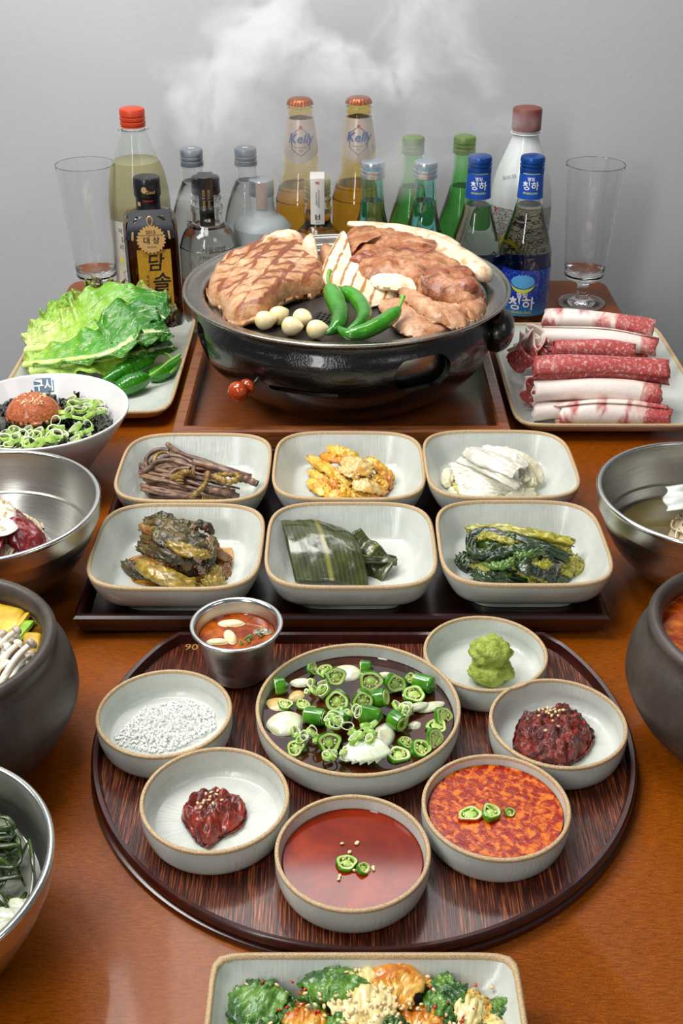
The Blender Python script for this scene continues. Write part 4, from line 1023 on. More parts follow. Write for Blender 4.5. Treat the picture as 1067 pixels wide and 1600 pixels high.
beef_roll((230, 745, .024), (600, 770, .023), .0115, M_bwhite, 'short pale beef roll poking out under the nearest roll', seed=2)
beef_roll((175, 600, .030), (900, 625, .030), .0125, M_bwhite, 'fatty beef roll mostly hidden under the third roll', seed=1)
beef_roll((260, 440, .040), (860, 440, .040), .0130, M_bred, 'dark red beef roll hidden in the middle of the stack', seed=4)
beef_roll((300, 290, .034), (860, 330, .034), .0150, M_bmix, 'beef roll hidden underneath the two rear rolls', seed=6)
beef_roll((365, 765, .028), (985, 780, .026), .0160, M_bmix, 'nearest beef roll, white with two red bands', seed=5, turns=1.5)
beef_roll((235, 628, .044), (940, 650, .044), .0150, M_bwhite, 'mostly white fatty beef roll, second from the front', seed=3, turns=1.6)
beef_roll((230, 510, .062), (985, 530, .060), .0165, M_bred, 'big bright red marbled beef roll in the middle', seed=0.5, turns=1.4)
beef_roll((350, 395, .060), (800, 412, .060), .0120, M_bred, 'narrow red beef roll just behind the bright red one', seed=2.4)
beef_roll((270, 325, .058), (915, 385, .056), .0135, M_bwhite, 'white fatty beef roll, second from the back', seed=4.4, turns=1.5)
beef_roll((290, 225, .060), (905, 290, .058), .0145, M_bmix, 'rearmost beef roll with red middle and white end', seed=.9, turns=1.6)
for i, (x, y, z, w_, h_, m) in enumerate(((230, 400, .050, .020, .026, M_bmix), (190, 470, .040, .022, .028, M_bred), (200, 380, .046, .016, .03, M_bwhite), (235, 660, .028, .016, .02, M_bred))):
    c = Dd(x, y, z)
    def f(u, v, i=i, w_=w_, h_=h_):
        return ((u - .5) * w_ * 1.4, .012 * sin(u * 9 + i) + .004 * sin(v * 5 + i), (v - .5) * h_ * 1.2 + .004 * sin(u * 12 + i * 2))
    ob('beef_slice', sheet(f, 26, 14, .0016), m, None, c, (.5, .3 - .2 * i, .4 * i), label=('folded beef slice standing at the left end of the stack', 'crumpled dark red beef slice at the left end', 'pale folded beef slice behind the left end', 'small red beef scrap between the two nearest rolls')[i], cat='meat', smooth=180)
# ================================================================ food in the six square dishes
def gen(n, sc, o):                      # zoom-crop coordinates -> world point at height z
    return lambda x, y, z: at(o[0] + x / sc, o[1] + y / sc, z)
def ribbon(pts, w, mat, name, label=None, cat=None, group=None, parent=None, th=.0009, fold=.3, roll=0.0, seed=0, nu=36, nv=16, wob=.002, ff=3.0, wprof=(.7, 1, 1, .8)):
    c = Vector(pts[0]) if parent is None else Vector(parent.location)
    P = spline([Vector(p) - c for p in pts], nu + 1)
    def f(u, v):
        i = min(nu, int(round(u * nu))); p = P[i]; tg = (P[min(nu, i + 1)] - P[max(0, i - 1)])
        tg = tg.normalized() if tg.length > 1e-9 else Vector((1, 0, 0))
        sd = tg.cross(Vector((0, 0, 1))); sd = sd.normalized() if sd.length > 1e-6 else Vector((0, 1, 0)); nr = sd.cross(tg)
        s = (v - .5) * 2; a = s * fold * pi + roll
        ww = w * _li(wprof, u)
        if fold > .05:
            r = ww / (fold * pi); off = sd * (r * sin(a)) + nr * (r * cos(a) - r * cos(roll) * .0 - r)
        else: off = (sd * cos(roll) + nr * sin(roll)) * (s * ww)
        k = .0006 * cos(s * 13 + seed + 2 * sin(u * 5)) + wob * noise.noise(Vector((u * ff * 3, s * ff, seed * 3.3))) + wob * .6 * noise.noise(Vector((u * ff * 9, s * ff * 2.5, seed)))
        return p + off + nr * k + tg * wob * .8 * noise.noise(Vector((s * 5, u * 3, seed + 5))) * (abs(u - .5) * 2) ** 4 * 3
    return ob(name, sheet(f, nu, nv, th), mat, parent, (0, 0, 0) if parent else c, label=label, cat=cat, group=group, smooth=180)
# -- bracken stems
F_ = gen(0, 4.85, (200, 680))
M_fern = simple('brown_bracken_stem', '463024', '86684e', 90, rough=.42, bumps=.5, stretch=(1, 1, 1), c3='66463c', coat=.15)
M_fern2 = simple('ochre_bracken_tip', '6e5320', 'a8873c', 160, rough=.45, bumps=.7, c3='8a6a2c')
GF = 'bracken stems in the back left dish'
LF = 'cooked brown bracken stem lying in the back left dish'
zf = SQ['fern'].z
random.seed(3)
for k in range(46):
    t_ = k / 46
    y0 = 170 + 260 * ((k * .618) % 1) ; x0 = U(90, 330); layer = zf + .002 + .018 * (1 - abs(y0 - 290) / 200) * U(.4, 1)
    L_ = U(300, 560); x1 = min(x0 + L_, 930); y1 = y0 + (x1 - x0) * U(.16, .30)
    y1 = min(y1, 478)
    pts = [F_(x0, y0, layer * 1.0 + .001), F_((x0 * 2 + x1) / 3, (y0 * 2 + y1) / 3 + U(-14, 14), layer + .003), F_((x0 + x1 * 2) / 3, (y0 + y1 * 2) / 3 + U(-10, 10), layer + .002), F_(x1, y1, max(zf + .001, layer - .003))]
    c = pts[0]; r = U(.0014, .0024)
    ob('bracken_stem', tube([p - c for p in pts], lambda u, r=r, k=k: r * (1 + .12 * sin(u * 30 + k)) * (1 - .35 * u), 8, 22), M_fern, None, c, label=LF, cat='vegetable', group=GF, smooth=180)
for i, (pts, r, m) in enumerate(([[(0, 130, .012), (60, 200, .012), (110, 250, .014), (180, 290, .014), (330, 380, .012), (480, 450, .008)], .0032, 0], [[(280, 40, .022), (330, 95, .024), (430, 150, .024), (620, 210, .022), (800, 270, .018), (935, 310, .012)], .0030, 0],
                     [[(500, 205, .028), (640, 240, .028), (760, 280, .026), (900, 330, .022), (985, 370, .018)], .0042, 0], [[(90, 290, .02), (150, 260, .024), (220, 205, .026), (320, 190, .028), (420, 220, .028), (510, 250, .026)], .0030, 0],
                     [[(135, 330, .018), (200, 350, .018), (290, 320, .022), (370, 260, .026), (470, 250, .028)], .0026, 0], [[(310, 120, .024), (230, 110, .024), (160, 150, .02), (135, 210, .014), (160, 290, .008)], .0026, 0],
                     [[(250, 180, .028), (310, 155, .030), (400, 165, .030), (500, 215, .028)], .0022, 0], [[(190, 220, .022), (220, 150, .026), (280, 130, .028), (350, 160, .028)], .0018, 1],
                     [[(210, 380, .008), (150, 370, .006), (135, 420, .005), (200, 465, .005), (330, 470, .005), (460, 485, .005)], .0026, 0], [[(500, 240, .028), (495, 280, .028), (560, 300, .028), (660, 305, .028)], .0020, 0],
                     [[(605, 280, .030), (590, 360, .026), (540, 420, .024), (480, 470, .016)], .0026, 1], [[(395, 370, .024), (400, 310, .030), (450, 280, .031), (500, 300, .028)], .0036, 1],
                     [[(330, 330, .022), (380, 300, .026), (430, 270, .028)], .0030, 1], [[(660, 310, .030), (720, 345, .031), (800, 350, .030), (840, 310, .028), (760, 300, .030), (680, 300, .031)], .0030, 1],
                     [[(820, 320, .026), (900, 335, .024), (975, 370, .020)], .0044, 0], [[(240, 390, .010), (270, 430, .010), (320, 420, .009), (355, 440, .008)], .0032, 1],
                     [[(215, 50, .020), (215, 90, .020), (230, 110, .022)], .0016, 1], [[(560, 470, .012), (640, 480, .010), (720, 470, .010)], .0040, 1], [[(740, 400, .018), (760, 440, .014), (790, 470, .01)], .0036, 1], [[(620, 410, .022), (720, 430, .02), (840, 460, .014)], .0034, 0])):
    P = [F_(x, y, zf + z - .003) for x, y, z in pts]; c = P[0]
    ob('bracken_stem', tube([p - c for p in P], lambda u, r=r, i=i, m=m: r * (1 + (.28 if m else .1) * sin(u * (60 if m else 25) + i)) * (1 - .3 * u), 10, 48), (M_fern, M_fern2)[m], None, c, label=('curling brown bracken stem on top of the bracken heap', 'ochre bracken tip curling on top of the bracken heap')[m], cat='vegetable', group=('brown bracken stems on the heap', 'ochre bracken tips on the heap')[m], smooth=180)
# -- yellow pickled cabbage
Y_ = gen(0, 6.67, (470, 680)); zy = SQ['yellow'].z
M_yk = simple('yellow_pickled_cabbage', 'c98a12', 'e2bf58', 70, rough=.3, bumps=.6, bscale=140, bdist=.002, c3='d8a42a', stretch=(1, 1, 1), coat=.5, sss=.15, sssr=.004)
M_yk2 = simple('translucent_pickled_cabbage', 'cf9a3a', 'e0c284', 60, rough=.28, bumps=.5, bscale=120, c3='cfa860', coat=.5, sss=.2, sssr=.004)
M_yk3 = simple('orange_pickled_cabbage', 'b86410', 'd99a30', 80, rough=.3, bumps=.6, coat=.5)
def pieces(G_, z0, specs, mats, name, label, cat, group, th=.0012, wob=.0022):
    for i, (pts, w, m, fo) in enumerate(specs):
        P = [G_(x, y, z0 + z) for x, y, z in pts]
        ribbon(P, w, mats[m], name, label if isinstance(label, str) else label[m], cat, group, th=th, fold=fo, seed=i * 1.7, wob=wob)
sp = []
random.seed(5)
for k in range(30):
    x, y = U(150, 700), U(380, 560); a = U(-.3, .9); L_ = U(120, 240)
    sp.append(([(x, y, .008), (x + L_ * .5 * cos(a), y + L_ * .5 * sin(a), .012), (min(880, x + L_ * cos(a)), min(600, y + L_ * sin(a)), .006)], U(.006, .010), (0, 0, 2)[k % 3], U(.2, .5)))
sp += [([(90, 215, .016), (250, 300, .022), (400, 400, .022), (530, 505, .016)], .0080, 0, .45), ([(310, 110, .028), (400, 130, .032), (520, 175, .030), (560, 180, .026)], .0100, 0, .4), ([(240, 190, .022), (330, 210, .026), (450, 240, .026)], .009, 2, .4),
       ([(430, 320, .026), (520, 350, .028), (620, 410, .024)], .0095, 1, .3), ([(480, 220, .030), (600, 260, .033), (760, 350, .026)], .0150, 1, .35), ([(560, 470, .020), (680, 480, .022), (800, 520, .014)], .0130, 1, .3),
       ([(690, 230, .026), (800, 280, .024), (900, 380, .016), (925, 480, .008)], .010, 0, .4), ([(840, 370, .018), (880, 450, .014), (900, 560, .006)], .010, 2, .4), ([(120, 350, .010), (200, 400, .014), (320, 440, .014)], .009, 0, .4),
       ([(310, 430, .018), (370, 510, .016), (450, 600, .008)], .007, 2, .5), ([(420, 500, .016), (500, 560, .012), (560, 610, .006)], .010, 0, .35), ([(110, 450, .010), (200, 520, .010), (270, 590, .005)], .010, 0, .4), ([(600, 560, .010), (720, 580, .010), (840, 590, .005)], .010, 2, .4), ([(760, 420, .02), (820, 480, .016), (800, 570, .008)], .009, 0, .4)]
pieces(Y_, zy - .003, sp, [M_yk, M_yk2, M_yk3], 'cabbage_piece', ('crumpled yellow pickled cabbage piece in the back centre dish', 'translucent tan cabbage piece on top of the yellow pickled heap', 'orange stained cabbage piece in the back centre dish'), 'kimchi', 'yellow pickled cabbage pieces')
# -- white pickled cabbage
W_ = gen(0, 5.08, (690, 680)); zw = SQ['white'].z - .003
M_wk = simple('white_cabbage', 'cdc8b4', 'dddad0', 60, rough=.3, bumps=.35, bscale=150, c3='d5d1c2', coat=.35, sss=.25, sssr=.005)
M_wk2 = simple('ivory_cabbage_core', 'd9cfa4', 'ebe4cc', 60, rough=.3, bumps=.5, bscale=140, coat=.5, sss=.2, sssr=.005)
M_wk3 = simple('yellow_green_cabbage_tip', 'b4ac2c', 'd5cf6a', 80, rough=.3, bumps=.5, coat=.4)
sp = []
for k in range(11):
    o = k * 24
    sp.append(([(70 + k * 9, 225 + o, .020 - k * .0010), (240 + k * 5, 240 + o * .95, .026 - k * .0012), (420, 300 + o * .75, .028 - k * .0016), (620 - k * 16, 385 + o * .35, .022 - k * .0012)], .0060, (0, 0, 1)[k % 3], .30))
sp += [([(150, 175, .026), (330, 210, .034), (500, 300, .034), (625, 385, .026)], .0110, 0, .35), ([(225, 95, .034), (330, 130, .040), (480, 190, .042), (625, 270, .038)], .0165, 0, .30), ([(335, 85, .036), (460, 105, .040), (600, 165, .038), (690, 235, .032)], .0100, 0, .35),
       ([(480, 100, .030), (620, 150, .032), (740, 240, .024), (785, 370, .010)], .0120, 1, .3), ([(640, 260, .024), (660, 320, .022), (650, 350, .018)], .007, 1, .5), ([(690, 270, .024), (710, 330, .02), (735, 400, .014)], .008, 1, .5), ([(460, 470, .010), (560, 410, .018), (640, 400, .018)], .012, 1, .5), ([(560, 470, .010), (640, 430, .014), (730, 420, .012)], .012, 1, .6), ([(600, 480, .006), (680, 470, .008), (725, 480, .004)], .010, 1, .5),
       ([(60, 260, .014), (70, 340, .012), (90, 400, .006)], .010, 1, .3), ([(120, 370, .012), (150, 430, .008), (220, 470, .006)], .0050, 2, .4), ([(70, 410, .006), (120, 440, .006), (180, 470, .004)], .006, 1, .5)]
pieces(W_, zw, sp, [M_wk, M_wk2, M_wk3], 'cabbage_piece', ('smooth white pickled cabbage layer in the back right dish', 'ivory inner cabbage layer in the back right dish', 'yellow green cabbage tip at the left of the back right dish'), 'kimchi', 'white pickled cabbage layers', wob=.0014)
q = W_(935, 300, SQ['white'].z + .019)
# -- mustard leaf kimchi
K_ = gen(0, 5.335, (180, 780)); zk = SQ['mustard'].z - .003
M_mk = simple('dark_olive_mustard_leaf', '221e0a', '5e4e20', 60, rough=.25, bumps=.9, bscale=110, bdist=.003, c3='40361a', coat=.25)
M_mk2 = simple('olive_brown_stem', '7a6418', 'a98c34', 60, rough=.25, bumps=.5, stretch=(1, 4, 4), c3='8f7624', coat=.6)
M_mk3 = simple('chilli_stained_leaf', '6e3a12', '8c6a24', 120, rough=.28, bumps=.8, c3='7c4f1a', coat=.6)
sp = [([(90, 510, .008), (180, 560, .010), (330, 620, .008), (460, 690, .004)], .012, 0, .5)]
random.seed(9)
for k in range(18):
    y = 190 + 24 * k; x = U(215, 300) - (20 if k > 8 else 0); L_ = U(330, 520); h = .034 - k * .0017
    sp.append(([(x, y - 30, h), (x + L_ * .35, y + U(-20, 20), h + .005), (x + L_ * .7, y + 50, h + .003), (min(920, x + L_), y + 95, max(.004, h - .004))], U(.0075, .011), (0, 0, 2, 0, 0)[k % 5], U(.35, .6)))
sp += [([(255, 200, .030), (330, 130, .038), (430, 130, .040), (490, 170, .036)], .009, 0, .6), ([(640, 200, .036), (720, 190, .036), (800, 230, .032), (820, 280, .026)], .007, 0, .6), ([(450, 170, .038), (600, 190, .038), (700, 230, .034)], .009, 0, .5),
       ([(420, 330, .038), (560, 380, .038), (700, 430, .034), (780, 440, .03)], .0085, 1, .45), ([(200, 500, .018), (330, 560, .022), (500, 630, .020), (670, 690, .012)], .0125, 1, .40), ([(330, 250, .038), (430, 290, .040), (600, 330, .038), (740, 350, .034)], .013, 0, .3), ([(300, 330, .032), (380, 340, .034), (460, 420, .032), (600, 470, .028), (660, 560, .018)], .012, 0, .4),
       ([(790, 320, .030), (860, 400, .024), (940, 470, .014), (960, 520, .008)], .009, 2, .5), ([(780, 540, .016), (840, 570, .014), (890, 590, .010)], .010, 1, .5), ([(750, 640, .012), (830, 650, .012), (890, 640, .008)], .010, 1, .5), ([(740, 560, .018), (790, 430, .026), (810, 320, .030)], .008, 0, .5), ([(870, 480, .014), (900, 560, .010), (900, 660, .004)], .010, 2, .5), ([(700, 700, .006), (800, 700, .006), (880, 690, .004)], .009, 1, .6), ([(170, 640, .006), (260, 620, .008), (370, 660, .006)], .009, 0, .6)]
pieces(K_, zk, sp, [M_mk, M_mk2, M_mk3], 'mustard_leaf', ('folded dark olive mustard leaf strip in the front left square dish', 'smooth olive brown mustard stem in the front left square dish', 'orange stained mustard leaf strip in the front left square dish'), 'kimchi', 'mustard leaf kimchi strips', wob=.0024)
M_flake = simple('red_chilli_flake', 'a8200e', 'd1401a', 200, rough=.35, bumps=.2, coat=.4)
M_oilp = simple('orange_kimchi_juice', 'c98a22', 'b5701a', 40, rough=.06, bumps=0, coat=.6)
pc = K_(560, 590, zk + .0045)
po = [(90, 520), (170, 470), (400, 420), (700, 400), (920, 395), (980, 420), (980, 540), (900, 680), (700, 720), (440, 725), (170, 690), (120, 600)]
ob('kimchi_juice', local(patty([tuple(K_(x, y, zk + .0045).xy) for x, y in po], zk + .0035, .0012, 4, 60, 6, 0), pc), M_oilp, None, pc, label='shiny orange kimchi juice pooled under the mustard leaves', cat='sauce', kind='stuff', smooth=180)
def flakes(name, G_, z0, n, xr, yr, s, mat, lab, hfn, parent=None):
    gs = []
    for k in range(n):
        x, y = U(*xr), U(*yr); p = G_(x, y, z0 + hfn(x, y)); gs.append(xf(blob(s * U(.6, 1.3), s * U(.5, 1), s * .5, .3, 2, 1, k), tuple(p), (U(0, 3), U(0, 3), U(0, 3))))
    return ob(name, join(*gs), mat, None, label=lab, cat='seasoning', kind='stuff', smooth=180)
flakes('chilli_flakes', K_, zk, 60, (240, 780), (230, 600), .0011, M_flake, 'red chilli flakes scattered over the mustard leaf kimchi', lambda x, y: .037 - max(0, (y - 250)) * .00005)
# -- broad pickled leaves
P_ = gen(0, 2.134, (170, 660)); zp = SQ['leaf'].z - .003
def plant_leaf(name, base, tip, w, mat, label, cat, fold=.006, lift=None, nu=40, nv=24, wp=(.9, 1, 1, .95), ribs=2, side=None, curl=0.0):
    c = Vector(base); d = Vector(tip) - c
    sdv = side or Vector((d.y, -d.x, 0)).normalized()
    def f(u, v):
        s = v * 2 - 1
        p = d * u + sdv * (s * w * _li(wp, u)) + Vector((0, 0, (lift(u, s) if lift else .004 * sin(pi * u)) + fold * .3 * cos(s * pi * ribs) - curl * s * s + .0012 * noise.noise(Vector((u * 7, s * 4, w * 100)))))
        return p
    return ob(name, sheet(f, nu, nv, .0008), mat, None, c, label=label, cat=cat, smooth=180)
def dark_leaf():
    n = NT('dark_pickled_leaf'); s = n.n('SeparateXYZ'); n.l(n.tc.outputs['UV'], s.inputs[0])
    wv = n.n('TexWave', wave_type='BANDS', bands_direction='Y'); wv.inputs['Scale'].default_value = 5; wv.inputs['Distortion'].default_value = 2.5; wv.inputs['Detail'].default_value = 3
    n.l(n.coord((1, 1, 1), True), wv.inputs[0])
    c = n.mix(n.ramp(wv.outputs['Fac'], [(.8, 0.0), (1.0, .25)]), n.ramp(n.noise(40, 4), [(.35, '22280c'), (.7, '434a1e')]), '75752c')
    mid = n.ramp(n.math('ABSOLUTE', n.math('SUBTRACT', s.outputs[1], .5)), [(.01, .9), (.04, 0.0)])
    return n.fin(n.mix(mid, c, '7c7a2a'), .28, 0, n.bump(n.math('ADD', n.math('MULTIPLY', wv.outputs['Fac'], .25), n.noise(220, 3)), .3, .0008), coat=.5, coatr=.15)
M_dl = dark_leaf()
plant_leaf('pickled_leaf', P_(840, 500, zp + .004), P_(900, 410, zp + .020), .024, M_dl, 'folded pickled leaf tucked behind the large flat one, right side', 'pickle', side=(P_(970, 530, zp + .003) - P_(820, 400, zp + .02)).normalized(), nu=20)
plant_leaf('pickled_leaf', P_(660, 455, zp + .014), P_(960, 465, zp + .010), .014, M_dl, 'narrow pickled leaf tip pointing to the right in the centre dish', 'pickle', wp=(1, 1, .8, .35))
plant_leaf('pickled_leaf', P_(745, 545, zp + .006), P_(685, 340, zp + .026), .0335, M_dl, 'large flat dark pickled leaf lying across the front centre dish', 'pickle', lift=lambda u, s: .012 * sin(pi * u) + .004 * (1 - s * s), side=(P_(895, 520, zp + .008) - P_(615, 480, zp + .010)).normalized(), wp=(.95, 1.0, .98, .90), fold=.002, curl=.002)
# -- dark green wilted vegetable
V_ = gen(0, 4.85, (700, 800)); zv = SQ['greens'].z - .003
M_gv = simple('dark_wilted_green', '0f1d0a', '2f4a18', 60, rough=.2, bumps=.9, bscale=100, bdist=.003, c3='1c3010', coat=.7)
M_gs = simple('olive_yellow_stem', '83801e', 'b3ab3c', 60, rough=.25, bumps=.6, stretch=(1, 5, 5), c3='9a942a', coat=.5)
M_gl = simple('mid_green_blade', '33591a', '5a7a2c', 60, rough=.22, bumps=.8, bscale=110, coat=.6)
sp = [([(150, 115, .024), (400, 110, .030), (700, 160, .030), (940, 215, .026)], .0085, 1, .4), ([(160, 135, .020), (420, 150, .024), (700, 200, .026), (930, 255, .022)], .0085, 1, .4), ([(400, 105, .03), (620, 140, .033), (800, 175, .031), (945, 210, .028)], .0070, 1, .5), ([(730, 240, .022), (850, 260, .022), (930, 290, .018)], .010, 1, .5),
      ([(850, 470, .008), (890, 420, .012), (920, 360, .016)], .010, 1, .5), ([(920, 460, .006), (960, 400, .010), (980, 340, .014)], .010, 1, .5), ([(880, 300, .018), (930, 320, .018), (990, 350, .014)], .012, 1, .5), ([(740, 500, .006), (830, 480, .008), (900, 480, .006)], .012, 0, .5)]
random.seed(11)
for k in range(17):
    y = 160 + 20 * k; x = U(180, 280); L_ = U(350, 560); h = .030 - .0014 * k
    sp.append(([(x, y, h), (x + L_ * .33, y + U(-30, 30), h + .005), (x + L_ * .66, y + U(0, 50), h + .004), (min(900, x + L_), min(500, y + 80), max(.004, h - .003))], U(.006, .010), (0, 0, 2, 0, 0, 1)[k % 6], U(.4, .65)))
sp += [([(170, 250, .022), (180, 160, .030), (260, 120, .034), (360, 140, .034), (480, 170, .034), (650, 220, .034), (800, 270, .030), (920, 330, .024)], .0085, 0, .55), ([(230, 190, .034), (300, 160, .037), (400, 190, .037), (520, 230, .036)], .0055, 1, .5), ([(340, 240, .036), (300, 280, .034), (230, 290, .030), (180, 260, .028), (200, 200, .032)], .0075, 0, .5),
       ([(300, 330, .032), (420, 280, .036), (560, 260, .037), (700, 290, .034)], .0085, 0, .5), ([(90, 310, .012), (140, 340, .012), (200, 400, .010)], .0125, 0, .4), ([(500, 310, .034), (600, 300, .035), (720, 280, .034)], .006, 2, .5), ([(290, 380, .026), (400, 390, .030), (500, 350, .032)], .0055, 2, .4), ([(240, 400, .016), (300, 460, .014), (420, 480, .012), (560, 490, .008)], .0095, 0, .5), ([(480, 360, .028), (560, 430, .020), (660, 520, .008)], .0060, 1, .45), ([(520, 370, .028), (640, 450, .018), (760, 520, .006)], .0055, 1, .5),
       ([(740, 280, .030), (780, 380, .022), (820, 500, .008)], .011, 0, .4), ([(620, 330, .030), (700, 380, .026), (760, 360, .026)], .0075, 1, .5), ([(560, 330, .032), (620, 400, .028), (720, 440, .020)], .011, 0, .4)]
pieces(V_, zv, sp, [M_gv, M_gs, M_gl], 'wilted_leaf', ('glossy dark green wilted leaf strand in the front right dish', 'olive yellow cooked stem in the front right dish', 'mid green wilted leaf blade in the front right dish'), 'vegetable', 'wilted green vegetable strands', wob=.0026)
# ================================================================ food in the round dishes
def disc(r, z, seg=72, wob=0.0, rings_=6, sd=0):
    pr = [(0, z)] + [(r * k / rings_, z + wob * noise.noise(Vector((k, sd, 0)))) for k in range(1, rings_)] + [(r - .0006, z), (r, z + .0007), (r, z - .003), (0, z - .003)]
    return lathe(pr, seg)
seed_g = blob(.0016, .0010, .0007, .05, 1, 1)
M_ses = simple('toasted_sesame', 'd8bd84', 'ecd9ae', 300, rough=.4, bumps=.1)
seed_me = mesh('sesame_seed', seed_g, M_ses, 180)
def seeds(parent, pts, s=1.0, me=None, name='sesame_seed'):
    for p in pts:
        o = ob(name, me or seed_me, None, parent, tuple(Vector(p) - parent.location), (U(-.5, .5), U(-.5, .5), U(0, 6.28))); o.scale = (s, s, s)
def inside(key, frac=.93):
    t, c, r, z = D[key]; return c, r * frac, z
# -- salt
S_ = gen(0, 3.048, (130, 920)); c, r, z = inside('salt')
M_salt = simple('coarse_salt', 'fbfaf8', 'fdfcfa', 300, rough=.8, bumps=0, spec=.1)
random.seed(21); gs = []
import itertools
poly_s = [(150, 700), (300, 560), (520, 520), (630, 590), (630, 660), (430, 765), (330, 780), (160, 740)]
def inpoly(x, y, P):
    s = False
    for (x1, y1), (x2, y2) in zip(P, P[1:] + P[:1]):
        if (y1 > y) != (y2 > y) and x < (x2 - x1) * (y - y1) / (y2 - y1) + x1: s = not s
    return s
n_ = 0
while n_ < 1300:
    x, y = U(140, 640), U(515, 785)
    if not inpoly(x, y, poly_s): continue
    d = max(0, 1 - hypot((x - 420) / 230, (y - 650) / 120)); p = S_(x, y, z + .001 + U(0, .009) * d)
    s = U(.0010, .0022); b = xf(blob(s * .6, s * U(.35, .6), s * U(.3, .5), 0, 1, 1), tuple(p), (U(0, 3), U(0, 3), U(0, 3)))
    k_ = b[0]; gs.append((k_, b[1])); n_ += 1
ob('coarse_salt', join(*gs), M_salt, None, label='heap of coarse white salt in the left round dish', cat='salt', kind='stuff', smooth=0)
# -- pastes
M_pas = simple('glossy_red_paste', '5a1206', '9c2c12', 90, rough=.16, bumps=.8, bscale=160, bdist=.002, c3='78200c', coat=.45, sss=.1, sssr=.003)
M_pas2 = simple('coarse_bean_paste', '4a1006', '962a16', 140, rough=.26, bumps=1, bscale=300, bdist=.0025, c3='6e190c', coat=.35)
c, r, z = inside('paste')
o_ = [(470, 1030), (500, 990), (560, 955), (640, 950), (680, 960), (740, 970), (770, 1020), (770, 1080), (720, 1130), (660, 1160), (600, 1205), (540, 1185), (500, 1130), (470, 1080)]
pc = S_(620, 1080, z)
pst = ob('red_paste', local(patty([tuple(S_(x, y, z + .006).xy) for x, y in o_], z - .0005, .010, 16, 90, 1.6, .0050, 150, dome=.003), pc), M_pas, None, pc, label='glossy smooth red paste topped with sesame in the front left dish', cat='sauce', smooth=180)
seeds(pst, [S_(x, y, z + .0155) for x, y in ((585, 975), (610, 968), (640, 960), (605, 990), (600, 1005), (545, 1020), (570, 1020), (620, 1022), (660, 1005), (560, 1040), (635, 978), (575, 1010))], 1.1)
W7 = gen(0, 2.5, (640, 930)); c, r, z = inside('bean')
o_ = [(405, 560), (420, 500), (445, 455), (500, 450), (560, 445), (600, 425), (650, 445), (680, 470), (715, 510), (715, 555), (690, 600), (640, 635), (590, 652), (520, 640), (450, 625), (410, 600)]
pc = W7(560, 545, z)
pst2 = ob('bean_paste', local(patty([tuple(W7(x, y, z + .007).xy) for x, y in o_], z - .0005, .013, 22, 110, 1.7, .0055, 170, dome=.004), pc), M_pas2, None, pc, label='coarse dark red bean paste topped with sesame in the right dish', cat='sauce', smooth=180)
seeds(pst2, [W7(x, y, z + .019) for x, y in ((505, 448), (520, 445), (540, 440), (535, 455), (545, 462), (555, 470), (570, 455), (585, 450), (580, 470), (600, 448), (560, 490), (582, 512), (532, 528), (505, 470), (550, 450), (565, 445))], 1.15)
c, r, z = inside('wasabi')
M_was = simple('wasabi_paste', '8a9c2e', 'b2c158', 120, rough=.5, bumps=1, bscale=260, bdist=.003, c3='9dae42', sss=.1, sssr=.003)
pc = W7(315, 290, z + .010)
ws = root('wasabi_mound', (pc.x, pc.y, z), 'green wasabi mound in the back right round dish', 'wasabi')
ob('lower_scoop', xf(blob(.0170, .0130, .0105, .22, 2.2, 4, 3), (0, 0, .0088)), M_was, ws, smooth=180)
ob('upper_scoop', xf(blob(.0160, .0135, .0115, .22, 2.4, 4, 8), (0, .004, .0240)), M_was, ws, smooth=180)
# -- sauces
Z6 = gen(0, 2.052, (400, 1150))
def sauce_mat(name, a, b, cc, sc, lo, hi, rough=.08, bmp=.0):
    return simple(name, a, b, sc, rough=rough, bumps=bmp, bscale=220, c3=cc, lo=lo, hi=hi, spec=.35, dist=.6)
M_s1 = sauce_mat('smooth_red_brown_sauce', '701800', '942c00', '802000', 26, .4, .65)
M_s2 = sauce_mat('grainy_orange_chilli_oil', '8a1800', 'd27010', 'b54000', 190, .44, .60, .14, .35)
M_redoil = simple('clear_red_oil', '861404', None, rough=.05, bumps=0, coat=.5)
M_cut = simple('cut_green_chilli_skin', '22680a', '5a9e1e', 40, rough=.18, bumps=.1, coat=.6)
M_flesh = simple('pale_chilli_flesh', 'a4c85a', 'c9dc8c', 120, rough=.3, bumps=.2, sss=.2, sssr=.003, coat=.3)
M_seedc = simple('pale_chilli_seed', 'e3d6a0', None, rough=.4, bumps=0)
M_redring = simple('red_chilli_skin', 'a01808', 'c02a10', 60, rough=.2, bumps=.1, coat=.5)
cseed_me = mesh('chilli_seed', blob(.0010, .0009, .0005, .05, 1, 1), M_seedc, 180)
